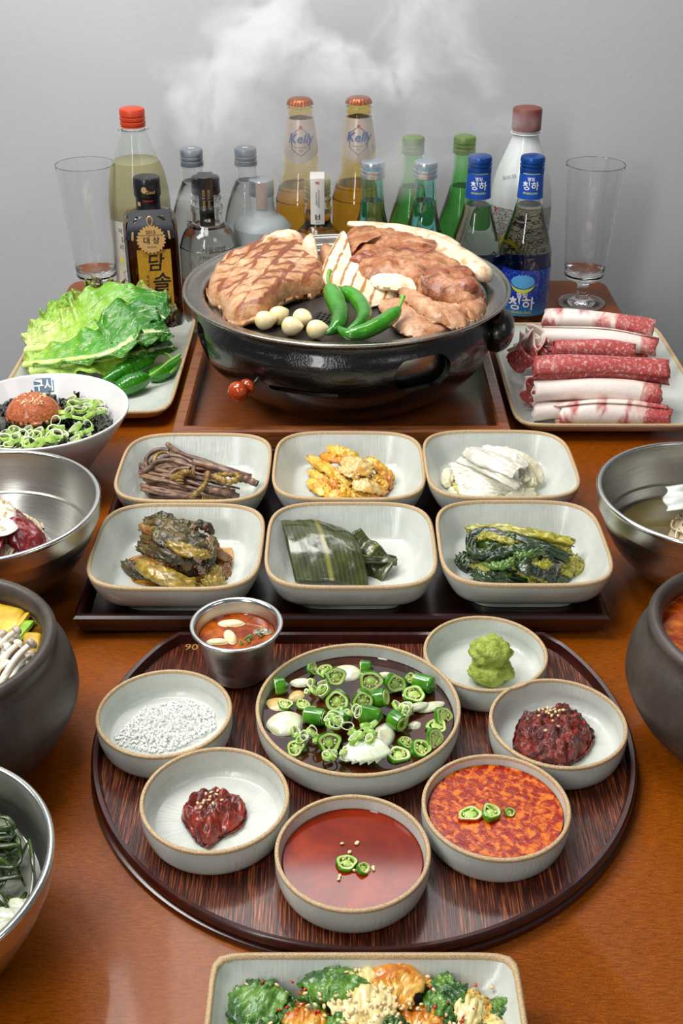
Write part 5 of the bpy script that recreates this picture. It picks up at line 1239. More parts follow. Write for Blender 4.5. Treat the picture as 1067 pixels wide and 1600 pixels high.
def chilli_ring(p, r, rot, label, group, ln=.004, sd=0, skin=None, nseed=6, oval=.85):
    t = root('chilli_ring', p, label, 'chilli', group, rot=rot)
    def w(a): return 1 + .07 * sin(3 * a + sd) + .04 * sin(5 * a + sd * 2)
    A_ = [2 * pi * k / 32 for k in range(32)]
    R1 = lambda f, z: [(r * f * w(a) * cos(a), r * f * w(a) * sin(a) * oval, z) for a in A_]
    ob('skin', rings([R1(.90, -ln / 2), R1(.99, -ln / 2 + .0003), R1(1, 0), R1(.99, ln / 2 - .0003), R1(.90, ln / 2), R1(.88, 0)], False, False, True), skin or M_cut, t, smooth=60)
    ob('flesh', rings([R1(.66, -ln / 2 + .0002), R1(.905, -ln / 2 + .0001), R1(.905, ln / 2 + .0002), R1(.68, ln / 2 + .0001)], False, False, True), M_flesh, t, smooth=60)
    core = blob(r * .52, r * .46, ln * .42, .35, 2.5, 2, sd)
    ob('core', core, M_flesh, t, smooth=180)
    for k in range(nseed):
        a = U(0, 6.28); ob('chilli_seed', cseed_me, None, t, (r * .5 * cos(a), r * .45 * sin(a), ln * U(.1, .5)), (U(-1, 1), U(-1, 1), a))
    return t
for key, m, lab, h_ in (('broth', M_s1, 'smooth red brown sauce filling the nearest dish', .0115), ('oil', M_s2, 'grainy orange chilli oil sauce filling the front right dish', .0140)):
    t, c, r, z = D[key]
    o = ob('sauce', disc(r - .0046, 0, 96), m, None, (c.x, c.y, z + h_), label=lab, cat='sauce', kind='stuff')
t, c, r, z = D['broth']; zz = z + .0122
chilli_ring(Z6(290, 408, zz + .001), .0068, (.15, .1, .3), 'green chilli ring floating in the nearest red brown sauce', None, .003, 1)
chilli_ring(Z6(343, 425, zz + .001), .0046, (.5, .2, 1), 'small green chilli ring beside the larger one in the nearest dish', None, .003, 2, nseed=3)
sp_ = bpy.data.objects['sauce']
seeds(sp_, [Z6(x, y, zz) for x, y in ((325, 341), (322, 345), (276, 344), (375, 421), (378, 427), (268, 448), (315, 430), (265, 458), (360, 430), (355, 436), (300, 372))], 1.6, cseed_me, 'chilli_seed')
t, c, r, z = D['oil']; zz = z + .0147
chilli_ring(Z6(686, 252, zz + .0008), .0085, (.1, .0, .2), 'red edged chilli ring floating left in the orange sauce', None, .0025, 4, skin=M_redring, oval=.7)
chilli_ring(Z6(752, 246, zz + .0012), .0072, (.2, .1, 1.2), 'green chilli ring floating in the middle of the orange sauce', None, .004, 5)
chilli_ring(Z6(812, 244, zz + .0008), .0036, (.6, .3, 0), 'tiny green chilli bit floating right of the ring in orange sauce', None, .003, 6, nseed=1)
# -- soy bowl
t, c, r, z = D['big']; zl = z + .0135
ob('soy_sauce', disc(r - .0050, 0, 110), M_soy, None, (c.x, c.y, zl), label='dark brown soy sauce filling the large centre dish', cat='sauce', kind='stuff')
Z4 = gen(0, 2.964, (380, 980)); u_ = .00015
def onion(x, y, dz, a, b, rot, th=.0035, lab=None, m=None, layers=1):
    p = Z4(x, y, zl + dz); g = []
    for k in range(layers):
        o_ = [(a * cos(q) * (1 + .08 * sin(3 * q)), b * sin(q)) for q in [2 * pi * j / 14 for j in range(14)]]
        g.append(xf(patty(o_, 0, th * .7, 10, 56, 3.2, .0003, 60, dome=.0012), (0, -k * .0016, k * .0020), (.25 * k, 0, 0)))
    t = ob('onion_piece', join(*g), m or M_onion3, None, p, rot, label=lab, cat='onion', group='onion pieces in the soy bowl', smooth=180)
    return t
M_onion3 = simple('translucent_raw_onion', 'c9caa4', 'e8e8d4', 60, rough=.2, bumps=.15, sss=.4, sssr=.006, coat=.4)
M_onion2 = simple('soy_stained_onion', 'c9a860', 'dcc993', 40, rough=.25, bumps=.1, sss=.3, sssr=.005, coat=.4)
onion(195, 455, .000, .0130, .0115, (.15, 0, .4), .0060, 'largest white onion piece at the left of the soy bowl')
onion(268, 262, .002, .0080, .0042, (.1, 0, .05), .0035, 'rectangular onion piece near the dark green chilli tip')
onion(485, 222, -.001, .0110, .0085, (.2, 0, -.3), .0055, 'rounded onion piece at the back of the soy bowl')
onion(165, 365, -.001, .0100, .0075, (.1, 0, -.2), .003, 'yellowish soy stained onion at the left rim', m=M_onion2)
onion(250, 325, -.001, .0070, .0055, (.1, .1, .9), .003, 'small stained onion piece behind the largest white one', m=M_onion2)
onion(650, 515, .000, .0075, .0125, (.2, .25, -.2), .0055, 'upright onion wedge in the middle front of the soy bowl')
onion(800, 372, .004, .0110, .0035, (.2, .1, .45), .002, 'long thin onion strip right of the centre chillies')
onion(862, 372, .001, .0120, .0045, (.1, 0, .35), .002, 'long thin onion strip closest to the right rim')
onion(795, 462, -.001, .0050, .0040, (.2, 0, .2), .003, 'small onion chunk among the right hand chillies')
onion(655, 225, .001, .0060, .0030, (.3, 0, 0), .002, 'little white onion sliver between two chilli rings')
p = Z4(560, 600, zl)
fan = root('onion_fan', p, 'fanned white onion layers at the front of the soy bowl', 'onion')
for k in range(6):
    a = -.55 + .22 * k
    ob('onion_layer', xf(sheet(lambda u, v: ((v - .5) * (.0060 + .0075 * u), -.022 * u, .0075 * sin(.3 + u * 2.5) + .0008 * cos((v - .5) * 5)), 14, 10, .0016), (.0005 * k, .011, .001 + .0006 * k), (0, -.25, a)), M_onion, fan, smooth=180)
GR = 'sliced green chilli rings in the soy bowl'
for i, (x, y, dz, rr_, rot, ln, lab) in enumerate(((425, 228, .010, .0078, (.9, .1, .2), .007, 'chilli ring standing at the back left of the soy bowl'), (590, 248, .009, .0092, (1.05, 0, 0), .005, 'seedy chilli ring facing forward at the back centre'), (702, 258, .008, .0078, (1.1, .3, .2), .007, 'tilted chilli ring right of the seedy back one'),
                         (437, 340, .011, .0088, (1.0, -.1, -.1), .008, 'large seedy chilli ring left of the bowl centre'), (553, 335, .012, .0080, (1.1, -.5, .2), .009, 'large chilli ring at the very centre of the bowl'), (310, 392, .006, .0052, (.8, .2, .3), .005, 'small chilli ring above the big left onion'),
                         (395, 532, .006, .0085, (.9, .2, .2), .007, 'chilli ring with seeds at the front left'), (925, 412, .003, .0080, (.9, .5, .4), .003, 'chilli ring leaning on the right rim'), (820, 562, .003, .0074, (.6, .2, .4), .005, 'chilli ring at the front right of the soy bowl'),
                         (720, 592, .001, .0082, (.1, .05, .2), .003, 'flat dark chilli ring floating at the front'), (790, 312, .004, .0085, (.3, .1, -.1), .003, 'flat chilli ring behind the onion strips'), (320, 192, .003, .0062, (.9, .5, .9), .002, 'thin chilli ring near the back left rim'),
                         (378, 205, .005, .0068, (.5, 0, .4), .002, 'thin bright chilli ring beside the back left ring'), (195, 358, .004, .0056, (.1, .1, 0), .002, 'thin chilli ring lying on the stained onion'), (275, 358, .003, .0055, (.2, .2, 0), .002, 'thin chilli ring right of the stained onion'),
                         (245, 560, .002, .0070, (.3, -.5, .6), .003, 'olive chilli ring by the front left rim'), (775, 240, .004, .0055, (.6, .3, .5), .003, 'brownish chilli ring at the back right'), (750, 535, .001, .0055, (.3, .5, 0), .003, 'small dark chilli ring left of the front right one'), (885, 515, .005, .0085, (1.0, 1.0, .3), .003, 'bright chilli slice standing at the right'), (895, 460, .001, .0080, (.2, .1, .6), .002, 'thin dark chilli ring under the right ones'))):
    chilli_ring(Z4(x, y, zl + dz), rr_, rot, lab, GR, ln, i, nseed=9)
def seg_g(L_, r0, r1, tip=False):
    pr = [(0, 0), (r0 * .9, 0), (r0, .0006), ((r0 + r1) / 2 * 1.03, L_ * .5), (r1, L_ * .9), (r1 * .6 if tip else r1 * .9, L_), (0, L_ + (.002 if tip else 0))]
    return lathe(smooth_prof(pr, 3), 24)
for x, y, dz, L_, r0, r1, tip, rot, lab in ((150, 275, .004, .011, .0068, .0060, True, (0, 1.5, .15), 'rounded green chilli end piece at the left rim'), (545, 190, .003, .011, .0060, .0050, True, (0, 1.5, 0), 'rounded green chilli end piece at the back rim'), (795, 245, .006, .021, .0060, .0066, True, (0, 1.55, -.50), 'long green chilli segment at the right rim'),
                                          (545, 400, .010, .020, .0070, .0056, True, (0, 1.6, -.20), 'long chilli segment in front of the centre ring'), (690, 420, .008, .014, .0064, .0062, False, (0, 1.5, -.85), 'short chilli segment right of the centre'), (610, 330, .010, .012, .0068, .0066, False, (.0, 1.2, -.3), 'dark green chilli segment touching the centre ring'), (290, 405, .005, .019, .0058, .0062, False, (0, 1.5, -.35), 'long chilli segment above the front left ring'), (450, 400, .008, .012, .0060, .0050, True, (0, 1.6, -1.1), 'small chilli segment pointing to the front')):
    sg = root('chilli_segment', Z4(x, y, zl + dz), lab, 'chilli', 'green chilli segments in the soy bowl', rot=rot)
    L_ *= .72
    ob('skin', seg_g(L_, r0, r1, tip), M_cut, sg, smooth=50)
    ob('flesh', xf(lathe([(0, .0012), (r0 * .4, .0010), (r0 * .42, -.0004), (r0 * .84, -.0005), (r0 * .86, .001)], 24), (0, 0, -.0001)), M_flesh, sg, smooth=60)
    if not tip: ob('flesh', xf(lathe([(0, -.0008), (r1 * .4, -.0008), (r1 * .42, .0004), (r1 * .80, .0006), (r1 * .82, -.001)], 24), (0, 0, L_)), M_flesh, sg, smooth=60)
M_scal = simple('scallion_green', '86b53a', 'b9d678', 80, rough=.22, bumps=.15, sss=.2, sssr=.003, coat=.4); M_scalw = simple('scallion_white', 'dbe8b8', 'eef3da', 80, rough=.25, bumps=.1, sss=.3, sssr=.003, coat=.3)
def ring_mesh(r, ln, th, oval, m1, m2, sd):
    A_ = [2 * pi * k / 28 for k in range(28)]
    def R1(f, z): return [((r + f) * cos(a) * (1 + .06 * sin(2 * a + sd)), (r + f) * sin(a) * oval * (1 + .05 * sin(3 * a + sd)), z) for a in A_]
    V, F = rings([R1(0, -ln / 2), R1(0, ln / 2), R1(-th * .3, ln / 2 + .0002), R1(-th, ln / 2), R1(-th, -ln / 2)], False, False, True)
    me = mesh('scallion_ring', (V, F), m1, 60); fixn(me); me.materials.append(m2)
    for i, p_ in enumerate(me.polygons): p_.material_index = 0 if i // 28 in (0, 1) else 1
    return me
SR = [ring_mesh(r, ln, th, ov, M_scal, M_scalw, i) for i, (r, ln, th, ov) in enumerate(((.0062, .0028, .0011, .9), (.0048, .0032, .0010, .75), (.0038, .003, .0012, .95), (.0054, .0022, .0009, .6), (.0026, .003, .0012, .9)))]
SR2 = [ring_mesh(r, ln, th, ov, M_scal, M_scalw, i + 9) for i, (r, ln, th, ov) in enumerate(((.0100, .0040, .0015, .85), (.0080, .0045, .0014, .7), (.0062, .004, .0014, .95), (.0090, .0032, .0012, .55), (.0048, .004, .0014, .9)))]
random.seed(4)
for k in range(60):
    x, y = ((450, 440), (540, 500), (350, 280), (290, 500), (430, 590), (720, 390), (550, 480), (480, 400))[k % 8]
    x += U(-55, 55); y += U(-28, 28)
    o = ob('scallion_ring', SR[k % 5], None, None, Z4(x, y, zl + (.012 if 380 < y < 520 and x > 380 else .006) + U(-.001, .003)), (U(-.9, .9), U(-.9, .9), U(0, 6)), label='thin green scallion ring in the large soy bowl', cat='scallion', group='scallion rings in the soy bowl')
    o.scale = (.9, .9, .9)
# -- steel cup
cc = Vector((-.0794, .729, .0095))
cup = root('steel_cup', cc, 'small tapered steel cup of red soup at the back of the round tray', 'cup')
ob('cup_body', lathe(smooth_prof([(0, .001), (.0195, .001), (.0210, 0), (.0222, .003), (.0285, .028), (.0318, .042)], 4) + smooth_prof([(.0308, .0425), (.0275, .028), (.0212, .004), (0, .0035)], 4), 72), M_steel, cup, smooth=50)
ob('cup_rim', lathe(smooth_prof([(.0310, .0420), (.0335, .0425), (.0352, .0440), (.0350, .0455), (.0330, .0458), (.0312, .0445), (.0305, .0425)], 3), 72, True), M_rimsteel, cup, smooth=80)
M_soup = sauce_mat('red_soup', '7a2600', 'b45a0c', '964000', 60, .42, .62)
C5 = gen(0, 3.048, (130, 920)); zc_ = cc.z + .0335
ob('red_soup', disc(.0286, 0, 64), M_soup, None, (cc.x, cc.y, zc_), label='oily red soup inside the small steel cup', cat='soup', kind='stuff')
M_tofu = simple('cream_tofu', 'e9d9b4', 'dcc48e', 60, rough=.4, bumps=.2, sss=.3, sssr=.004)
for x, y, a, b, rz, lab in ((705, 170, .0105, .0045, .0, 'cream slice at the back of the steel cup soup'), (700, 235, .0045, .0095, .35, 'upright cream slice in the middle of the steel cup'), (640, 258, .0085, .0035, -.05, 'thin cream slice at the front left of the steel cup')):
    ob('radish_slice', patty([(a * cos(q), b * sin(q)) for q in [2 * pi * j / 10 for j in range(10)]], 0, .003, 5, 36, 2, .0003), M_tofu, None, C5(x, y, zc_ - .0003), (0, 0, rz), label=lab, cat='radish', smooth=180)
M_herb = simple('green_herb', '4c7a16', '7a9c2c', 80, rough=.3, bumps=.3, coat=.4)
for i, (x, y) in enumerate(((770, 240), (800, 235), (760, 262), (840, 205), (790, 255), (850, 228))):
    q = C5(x, y, zc_ + .001); pts = [q, q + Vector((.003 * cos(i * 2), .002, .0015)), q + Vector((.005 * cos(i), .005 * sin(i * 3), .0005))]
    ob('herb_sprig', tube([p - q for p in pts], [.0009, .0007, .0003], 6, 12), M_herb, None, q, label='little green herb sprig floating in the steel cup', cat='herb', group='herb sprigs in the steel cup', smooth=180)
ob('clam_shell', patty([(.0075 * cos(q), .004 * sin(q)) for q in [2 * pi * j / 10 for j in range(10)]], 0, .003, 5, 36, 2, .001), simple('speckled_brown_clam', '3b2a1c', 'cfc0a4', 300, rough=.3, bumps=.4, coat=.4), None, C5(855, 210, zc_ - .0003), label='speckled brown piece at the right side of the steel cup', cat='seafood', smooth=180)

# ================================================================ bowls at the left and right edges
def steel_bowl(x, y, r, h, label, mirror=False, groove=True):
    t = root('steel_bowl', (x, y, 0), label, 'bowl')
    lo = smooth_prof([(0, .003), (r * .36, .003), (r * .38, 0), (r * .42, .0005), (r * .60, h * .16), (r * .78, h * .38), (r * .865, h * .55)], 4)
    mid_ = smooth_prof([(r * .892, h * .572), (r * .918, h * .63), (r * .945, h * .72), (r * .962, h * .775)], 3); up = smooth_prof([(r * .980, h * .79), (r * .992, h * .87), (r * .998, h * .94), (r, h - .003)], 3)
    i = [(r - .0035, h - .002), (r * .955, h * .86), (r * .90, h * .62), (r * .78, h * .36), (r * .55, h * .14), (r * .3, .0075), (0, .0065)]
    ob('bowl_body', lathe(lo + [(r * .850, h * .556), (r * .850, h * .566), (r * .880, h * .568)] + mid_ + [(r * .945, h * .780), (r * .945, h * .790), (r * .975, h * .792)] + up + smooth_prof(i, 5), 128), M_steel, t, smooth=28)
    ob('bowl_rim', lathe(smooth_prof([(r, h - .0035), (r + .0008, h - .0015), (r - .0004, h), (r - .0022, h + .0002), (r - .0038, h - .0008), (r - .0036, h - .0025)], 3), 128), M_rimsteel, t, label='polished rolled rim', smooth=80)
    return t
# -- white bowl with scallions and seaweed
bx, by = -.2987, 1.062; br_, bh_ = .0875, .075
M_mel = simple('white_melamine', 'd4d2d2', 'dad8d8', 10, rough=.22, bumps=.03, coat=.4)
wb = root('rice_bowl', (bx, by, 0), 'white bowl heaped with seaweed, scallion rings and orange roe paste', 'bowl')
ob('bowl_body', lathe(smooth_prof([(0, .002), (.032, .002), (.033, 0), (.036, .0005), (.040, .006), (.060, .034), (.078, .058), (.0850, .069), (.0875, .0735), (.0870, .0752), (.0850, .0745), (.078, .064), (.058, .036), (.040, .016), (.02, .010), (0, .009)], 4), 112), M_mel, wb, smooth=60)
M_badge = simple('blue_grey_badge_print', '5c7488', None, rough=.4, bumps=0)
def irad(z): return .0850 - (.0745 - z) * .66
bd_ = [(x, y, z) for x, y, z in [(-.010, -.006, 0), (.010, -.006, 0), (.0105, .004, 0), (.008, .0065, 0), (-.008, .0065, 0), (-.0105, .004, 0)]]
ang_b = radians(100)
ob('badge', wrap((bd_, [(0, 1, 2, 3, 4, 5)]), irad, .0655, ang_b, -.0006), M_badge, wb, smooth=0, label='blue grey maker badge inside the back wall')
tg_ = text('구시', .0115, .0006); tg_ = ([(-v[0], v[1], 0) for v in tg_[0]], tg_[1])
ob('lettering', wrap(tg_, irad, .0655, ang_b, -.0011), M_white_ink, wb, smooth=0, recalc=False)
M_sea = simple('dark_toasted_seaweed', '0c0f0a', '2c3210', 70, rough=.25, bumps=.9, bscale=160, bdist=.002, c3='171a0f', coat=.5)
random.seed(31); gs = []
def heap_z(x, y, cx, cy, R_, zc, dome): return zc + dome * max(0, 1 - ((x - cx) ** 2 + (y - cy) ** 2) / R_ ** 2)
gs.append(xf(patty([(.066 * cos(q), .066 * sin(q)) for q in [2 * pi * j / 16 for j in range(16)]], .052, .006, 14, 80, 2.4, .003, 70, under=.9), (0, 0, 0)))
for k in range(120):
    a, q = U(0, 6.28), sqrt(U(.02, 1)) * .070; x, y = q * cos(a), q * sin(a)
    w_, l_ = U(.003, .007), U(.006, .014); s1, s2 = U(0, 6), U(0, 6)
    g = sheet(lambda u, v: ((u - .5) * l_, (v - .5) * w_, .003 * sin(u * 6 + s1) + .002 * sin(v * 4 + s2)), 8, 5, .0005)
    gs.append(xf(g, (x, y, .057 + .006 * (1 - q / .07) + U(-.002, .004)), (U(-.7, .7), U(-.7, .7), U(0, 6.28))))
ob('seaweed_flakes', join(*gs), M_sea, None, (bx, by, 0), label='crumpled dark toasted seaweed filling the white bowl', cat='seaweed', kind='stuff', smooth=180)
B5 = gen(0, 5.08, (0, 590))
for k in range(58):
    if k < 22: x, y = ((60, 440), (225, 410), (190, 460), (240, 540), (390, 480), (430, 470), (440, 350), (470, 400), (600, 220), (700, 230), (520, 310), (610, 320), (700, 310), (760, 270), (810, 260), (680, 430), (700, 380), (560, 180), (650, 190), (70, 540), (15, 500), (300, 530))[k]
    else: x, y = (U(0, 880), U(150, 550))
    if k >= 22 and (x < 480 and y < 400): y = U(410, 560)
    q = B5(x, y, .064); d = hypot(q.x - bx, q.y - by)
    if d > .068: continue
    z_ = .0615 + .006 * (1 - d / .07)
    q = B5(x, y, z_)
    o = ob('scallion_ring', SR2[(0, 3, 1, 0, 2)[k % 5]], None, None, q, (U(-.5, .7), U(-.5, .5), U(0, 6)), label='green scallion ring scattered on the seaweed in the white bowl', cat='scallion', group='scallion rings on the white bowl')
    o.scale = (.92,) * 3
M_roe = simple('orange_roe_paste', 'a04a22', 'c46c3a', 300, rough=.38, bumps=.8, bscale=500, bdist=.0015, c3='b25a2c', sss=.15, sssr=.003, coat=.3)
q = B5(260, 250, .070); q = Vector((q.x, q.y, .058))
roe = ob('roe_paste', patty([(.0285 * cos(a) * (1 + .03 * sin(3 * a)), .024 * sin(a)) for a in [2 * pi * j / 14 for j in range(14)]], 0, .024, 20, 90, 1.25, .0012, 120, dome=.004), M_roe, None, q, label='orange roe paste dome with sesame on the white bowl', cat='roe', smooth=180)
seeds(roe, [q + Vector((U(-.016, .016), U(-.011, .011), .0265)) - Vector((0, 0, 0)) for _ in range(1)] + [Vector((q.x + a, q.y + b, q.z + .0278 - (abs(a) / .0285) ** 2 * .012 - (abs(b) / .024) ** 2 * .010)) for a, b in [(U(-.015, .015), U(-.013, .008)) for _ in range(34)]], 1.1)
# -- noodles
M_nood = simple('thin_buckwheat_noodle', 'cdb892', 'e0d0ae', 60, rough=.35, bumps=.1, sss=.2, sssr=.003, coat=.3)
def noodles(cx, cy, z0, R_, H_, n, rr_, sd):
    random.seed(sd); gs = []
    for k in range(n):
        a0 = U(0, 6.28); q0 = U(.1, .95) * R_; P = []; ph = U(0, 6.28); A1 = U(.3, 1.0); dirn = random.choice((-1, 1)); L_ = U(1.2, 2.6); cxo, cyo = U(-.4, .4) * R_, U(-.4, .4) * R_; lr = U(.25, .6) * R_
        for j in range(15):
            t_ = j / 14; a = a0 + dirn * L_ * t_ * 2
            x = cxo + lr * cos(a) * A1 + .002 * sin(9 * t_ + ph); y = cyo + lr * sin(a) + .002 * cos(7 * t_ + ph); d = min(1, hypot(x, y) / R_)
            if d >= 1: x, y = x / hypot(x, y) * R_, y / hypot(x, y) * R_
            P.append((x, y, z0 + H_ * sqrt(max(0, 1 - d * d)) + U(-.0008, .0014)))
        gs.append(tube(P, rr_, 6, 34, caps=False))
    gs.append(xf(blob(R_ * .93, R_ * .93, H_ * .93, .03, 2, 3), (0, 0, z0)))
    return join(*gs)
b3 = (-.299, .861)
steel_bowl(*b3, .095, .085, 'brushed steel bowl of cold noodles with raw beef at the left edge')
ob('noodles', noodles(0, 0, .036, .057, .026, 230, .0011, 40), M_nood, None, (b3[0] - .004, b3[1] - .006, 0), label='tangle of thin noodles in the left steel bowl', cat='noodles', kind='stuff', smooth=180)
N4 = gen(0, 6.67, (0, 740))
M_rawb = simple('dark_red_raw_beef', '6e1016', 'c9a09a', 70, rough=.22, bumps=.6, bscale=120, lo=.50, hi=.70, c3='8a1c22', coat=.5, stretch=(1, 2.2, 1))
pc = N4(150, 560, .058)
bf = ob('raw_beef', local(patty([tuple(N4(x, y, .064).xy) for x, y in ((-260, 300), (-60, 240), (130, 280), (260, 370), (400, 480), (455, 560), (450, 650), (360, 700), (200, 730), (60, 700), (30, 760), (-40, 880), (-200, 840), (-320, 600))], .050, .014, 18, 100, 1.4, .0028, 90, dome=.008), pc), M_rawb, None, pc, label='glossy dark red raw beef draped over the left noodles', cat='meat', smooth=180)
pc = N4(40, 450, .076)
prs = ob('pear_slice', local(patty([tuple(N4(x, y, .074).xy) for x, y in ((-250, 300), (-20, 255), (80, 270), (140, 330), (170, 440), (155, 500), (185, 545), (120, 600), (20, 630), (-150, 640), (-300, 500))], .0715, .003, 6, 70, 4, .0006, 60), pc), simple('translucent_pear_slice', 'c3c2b6', 'd9d8cf', 50, rough=.25, bumps=.3, sss=.3, sssr=.004, coat=.3), None, pc, label='pale pear slice with yellow zest on the left raw beef', cat='pear', smooth=180)
M_zest = simple('yellow_zest', 'd9b23a', None, rough=.4, bumps=0)
zest_me = mesh('zest_shred', tube([(-.002, 0, 0), (0, .0006, .0004), (.002, 0, 0)], [.0003, .0005, .0003], 6, 8), M_zest, 180)
seeds(prs, [N4(x, y, .0755) for x, y in ((20, 285), (50, 290), (90, 300), (80, 370), (120, 380), (40, 440), (10, 560), (40, 590), (60, 410), (-5, 470), (160, 370), (30, 300))], 1, zest_me, 'zest_shred')
b4 = (.3117, .8795)
steel_bowl(*b4, .092, .085, 'brushed steel bowl of noodles in clear broth at the right edge')
M_brothc = simple('clear_brown_broth', '4e431f', '5f5228', 20, rough=.05, bumps=0, coat=.5)
ob('clear_broth', disc(.0695, 0, 90), M_brothc, None, (b4[0], b4[1], .040), label='clear brown broth in the right steel bowl', cat='broth', kind='stuff')
ob('noodles', noodles(0, 0, .030, .044, .036, 170, .0011, 44), M_nood, None, (b4[0] + .012, b4[1] - .006, 0), label='mound of thin noodles in the right steel bowl', cat='noodles', kind='stuff', smooth=180)
N6 = gen(0, 6.156, (920, 680))
pc = N6(850, 560, .068)
ob('radish_slice', local(sheet(lambda u, v: tuple(N6(735 + u * 420 + 25 * sin(v * 9), 440 + v * 230 + (1 - u) * 60, .066 + .004 * sin(u * 5) + .0015 * sin(v * 12 + u * 3))), 30, 20, .0014), pc), simple('white_radish_slice', 'd3d8d0', 'e4e7e0', 50, rough=.25, bumps=.3, sss=.3, sssr=.004, coat=.3), None, pc, label='crinkled white radish slice on top of the right noodles', cat='radish', smooth=180)
for i, (x, y) in enumerate(((205, 830), (222, 850), (236, 862))):
    pass
# -- dark clay pots
def clay_mat():
    n = NT('dark_grey_clay'); a = n.noise(22, 4, .6); b = n.noise(420, 3, .6)
    c = n.ramp(a, [(.35, '332b28'), (.7, '52473f')])
    return n.fin(c, n.math('ADD', n.math('MULTIPLY', b, .3), .30), 0, n.bump(b, .3, .0008), spec=.5)
M_clay = clay_mat()
def pot(x, y, label):
    t = root('clay_pot', (x, y, 0), label, 'pot')
    ob('pot_body', lathe(smooth_prof([(0, .002), (.045, .002), (.050, 0), (.058, .004), (.076, .022), (.0885, .045), (.0905, .060), (.087, .078), (.0805, .090), (.0800, .095), (.0805, .099), (.0775, .1025), (.0735, .1020), (.0708, .098), (.0700, .092), (.074, .080), (.077, .060), (.070, .032), (.05, .012), (0, .010)], 4), 128), M_clay, t, smooth=60)
    return t
p1 = (-.2744, .645); p2 = (.293, .662)
pot(*p1, 'dark clay pot of soup with thin white mushrooms at the left edge')
pot(*p2, 'dark clay pot of red stew at the right edge')
M_ysoup = sauce_mat('yellow_brown_soup', '4a2c0a', '7c5a14', '5e3c0e', 40, .4, .62)
ob('mushroom_soup', disc(.0718, 0, 90), M_ysoup, None, (p1[0], p1[1], .086), label='yellow brown soup inside the left clay pot', cat='soup', kind='stuff')
ob('red_stew', disc(.0718, 0, 90), sauce_mat('orange_red_stew', '8c2c06', 'c9701c', 'a84a0c', 60, .42, .62), None, (p2[0], p2[1], .086), label='bubbling orange red stew inside the right clay pot', cat='soup', kind='stuff')
Q5 = gen(0, 4.7, (0, 900))
M_zuc = simple('yellow_squash_flesh', 'c79a1c', 'dfc24a', 60, rough=.25, bumps=.4, sss=.2, sssr=.004, coat=.5); M_zucg = simple('squash_green_skin', '7fae1e', '9cc832', 60, rough=.25, bumps=.2, coat=.5)
M_meatp = simple('brown_boiled_meat', '9a6a26', 'c49a50', 120, rough=.35, bumps=.7, coat=.3)
for pts, z0, m, lab in (([(-60, 200), (40, 200), (180, 240), (165, 300), (110, 380), (30, 420), (-80, 400)], .0855, M_zuc, 'large yellow brown squash slab in the left clay pot'), ([(190, 262), (218, 275), (130, 380), (105, 365)], .0880, M_zuc, 'narrow yellow squash stick in the left clay pot'),
                        ([(160, 330), (250, 315), (240, 345), (140, 465), (125, 450)], .0875, M_zucg, 'bright green squash stick beside the yellow one'), ([(185, 410), (300, 415), (290, 500), (240, 545), (170, 470)], .0865, M_zuc, 'yellow squash cube at the pot wall'), ([(150, 545), (240, 535), (260, 560), (180, 640), (130, 660)], .0860, M_meatp, 'brown boiled meat scrap under the white mushrooms')):
    W_o = [tuple(Q5(x, y, z0 + .003).xy) for x, y in pts]; pc = Vector((*ctr(W_o).xy, z0))
    ob('squash_piece' if m is not M_meatp else 'meat_piece', local(patty(W_o, z0, .0035, 6, 48, 4, .0004, 80, under=.95), pc), m, None, pc, label=lab, cat='vegetable' if m is not M_meatp else 'meat', smooth=180)
M_eno = simple('white_enoki_mushroom', 'e6decb', 'f0eadb', 60, rough=.3, bumps=.1, sss=.3, sssr=.004, coat=.3); M_enoc = simple('grey_brown_mushroom_cap', '8c7d70', 'c9b8a4', 200, rough=.35, bumps=.1, lo=.4, hi=.6)
enl = ((20, 760, 232, 492, .104, 1.2), (-10, 690, 140, 492, .102, 1.0), (-60, 600, 128, 396, .104, 1.0), (0, 620, 85, 460, .098, 1.0), (30, 770, 155, 582, .097, .9), (80, 760, 232, 574, .094, .9), (10, 520, 18, 425, .103, 1.0), (50, 560, 115, 440, .097, 1.0), (-30, 700, 45, 575, .096, .8), (-60, 780, 60, 640, .094, .9), (-20, 800, 12, 778, .094, .8), (-50, 660, 5, 460, .1, .9), (-70, 640, -10, 500, .1, .9), (110, 730, 200, 640, .092, .8), (100, 700, 165, 650, .092, .7), (-40, 540, 60, 520, .098, .8))
for i, (x0, y0, x1, y1, zt, s) in enumerate(enl):
    a, b = Q5(x0, y0, .090), Q5(x1, y1, zt); m_ = (a + b) / 2 + Vector((0, 0, .003)); d = (b - a).normalized()
    t = root('enoki_mushroom', a, ('longest thin white mushroom, its grey cap near the pot wall' if i == 0 else 'thin white long-stemmed mushroom standing in the left clay pot'), 'mushroom', 'thin white mushrooms in the left clay pot')
    ob('stem', tube([Vector(), m_ - a, b - a], [.0022 * s, .0019 * s, .0017 * s], 8, 14), M_eno, t, smooth=180)
    cp = lathe(smooth_prof([(0, .0022), (.0020, .0018), (.0034, .0004), (.0036, -.001), (.0024, -.0022), (0, -.0022)], 3), 16)
    rt_ = d.to_track_quat('Z', 'Y').to_euler()
    ob('cap', xf(cp, tuple(b - a), tuple(rt_), s), M_enoc if i in (0, 2, 6) else M_eno, t, smooth=180)
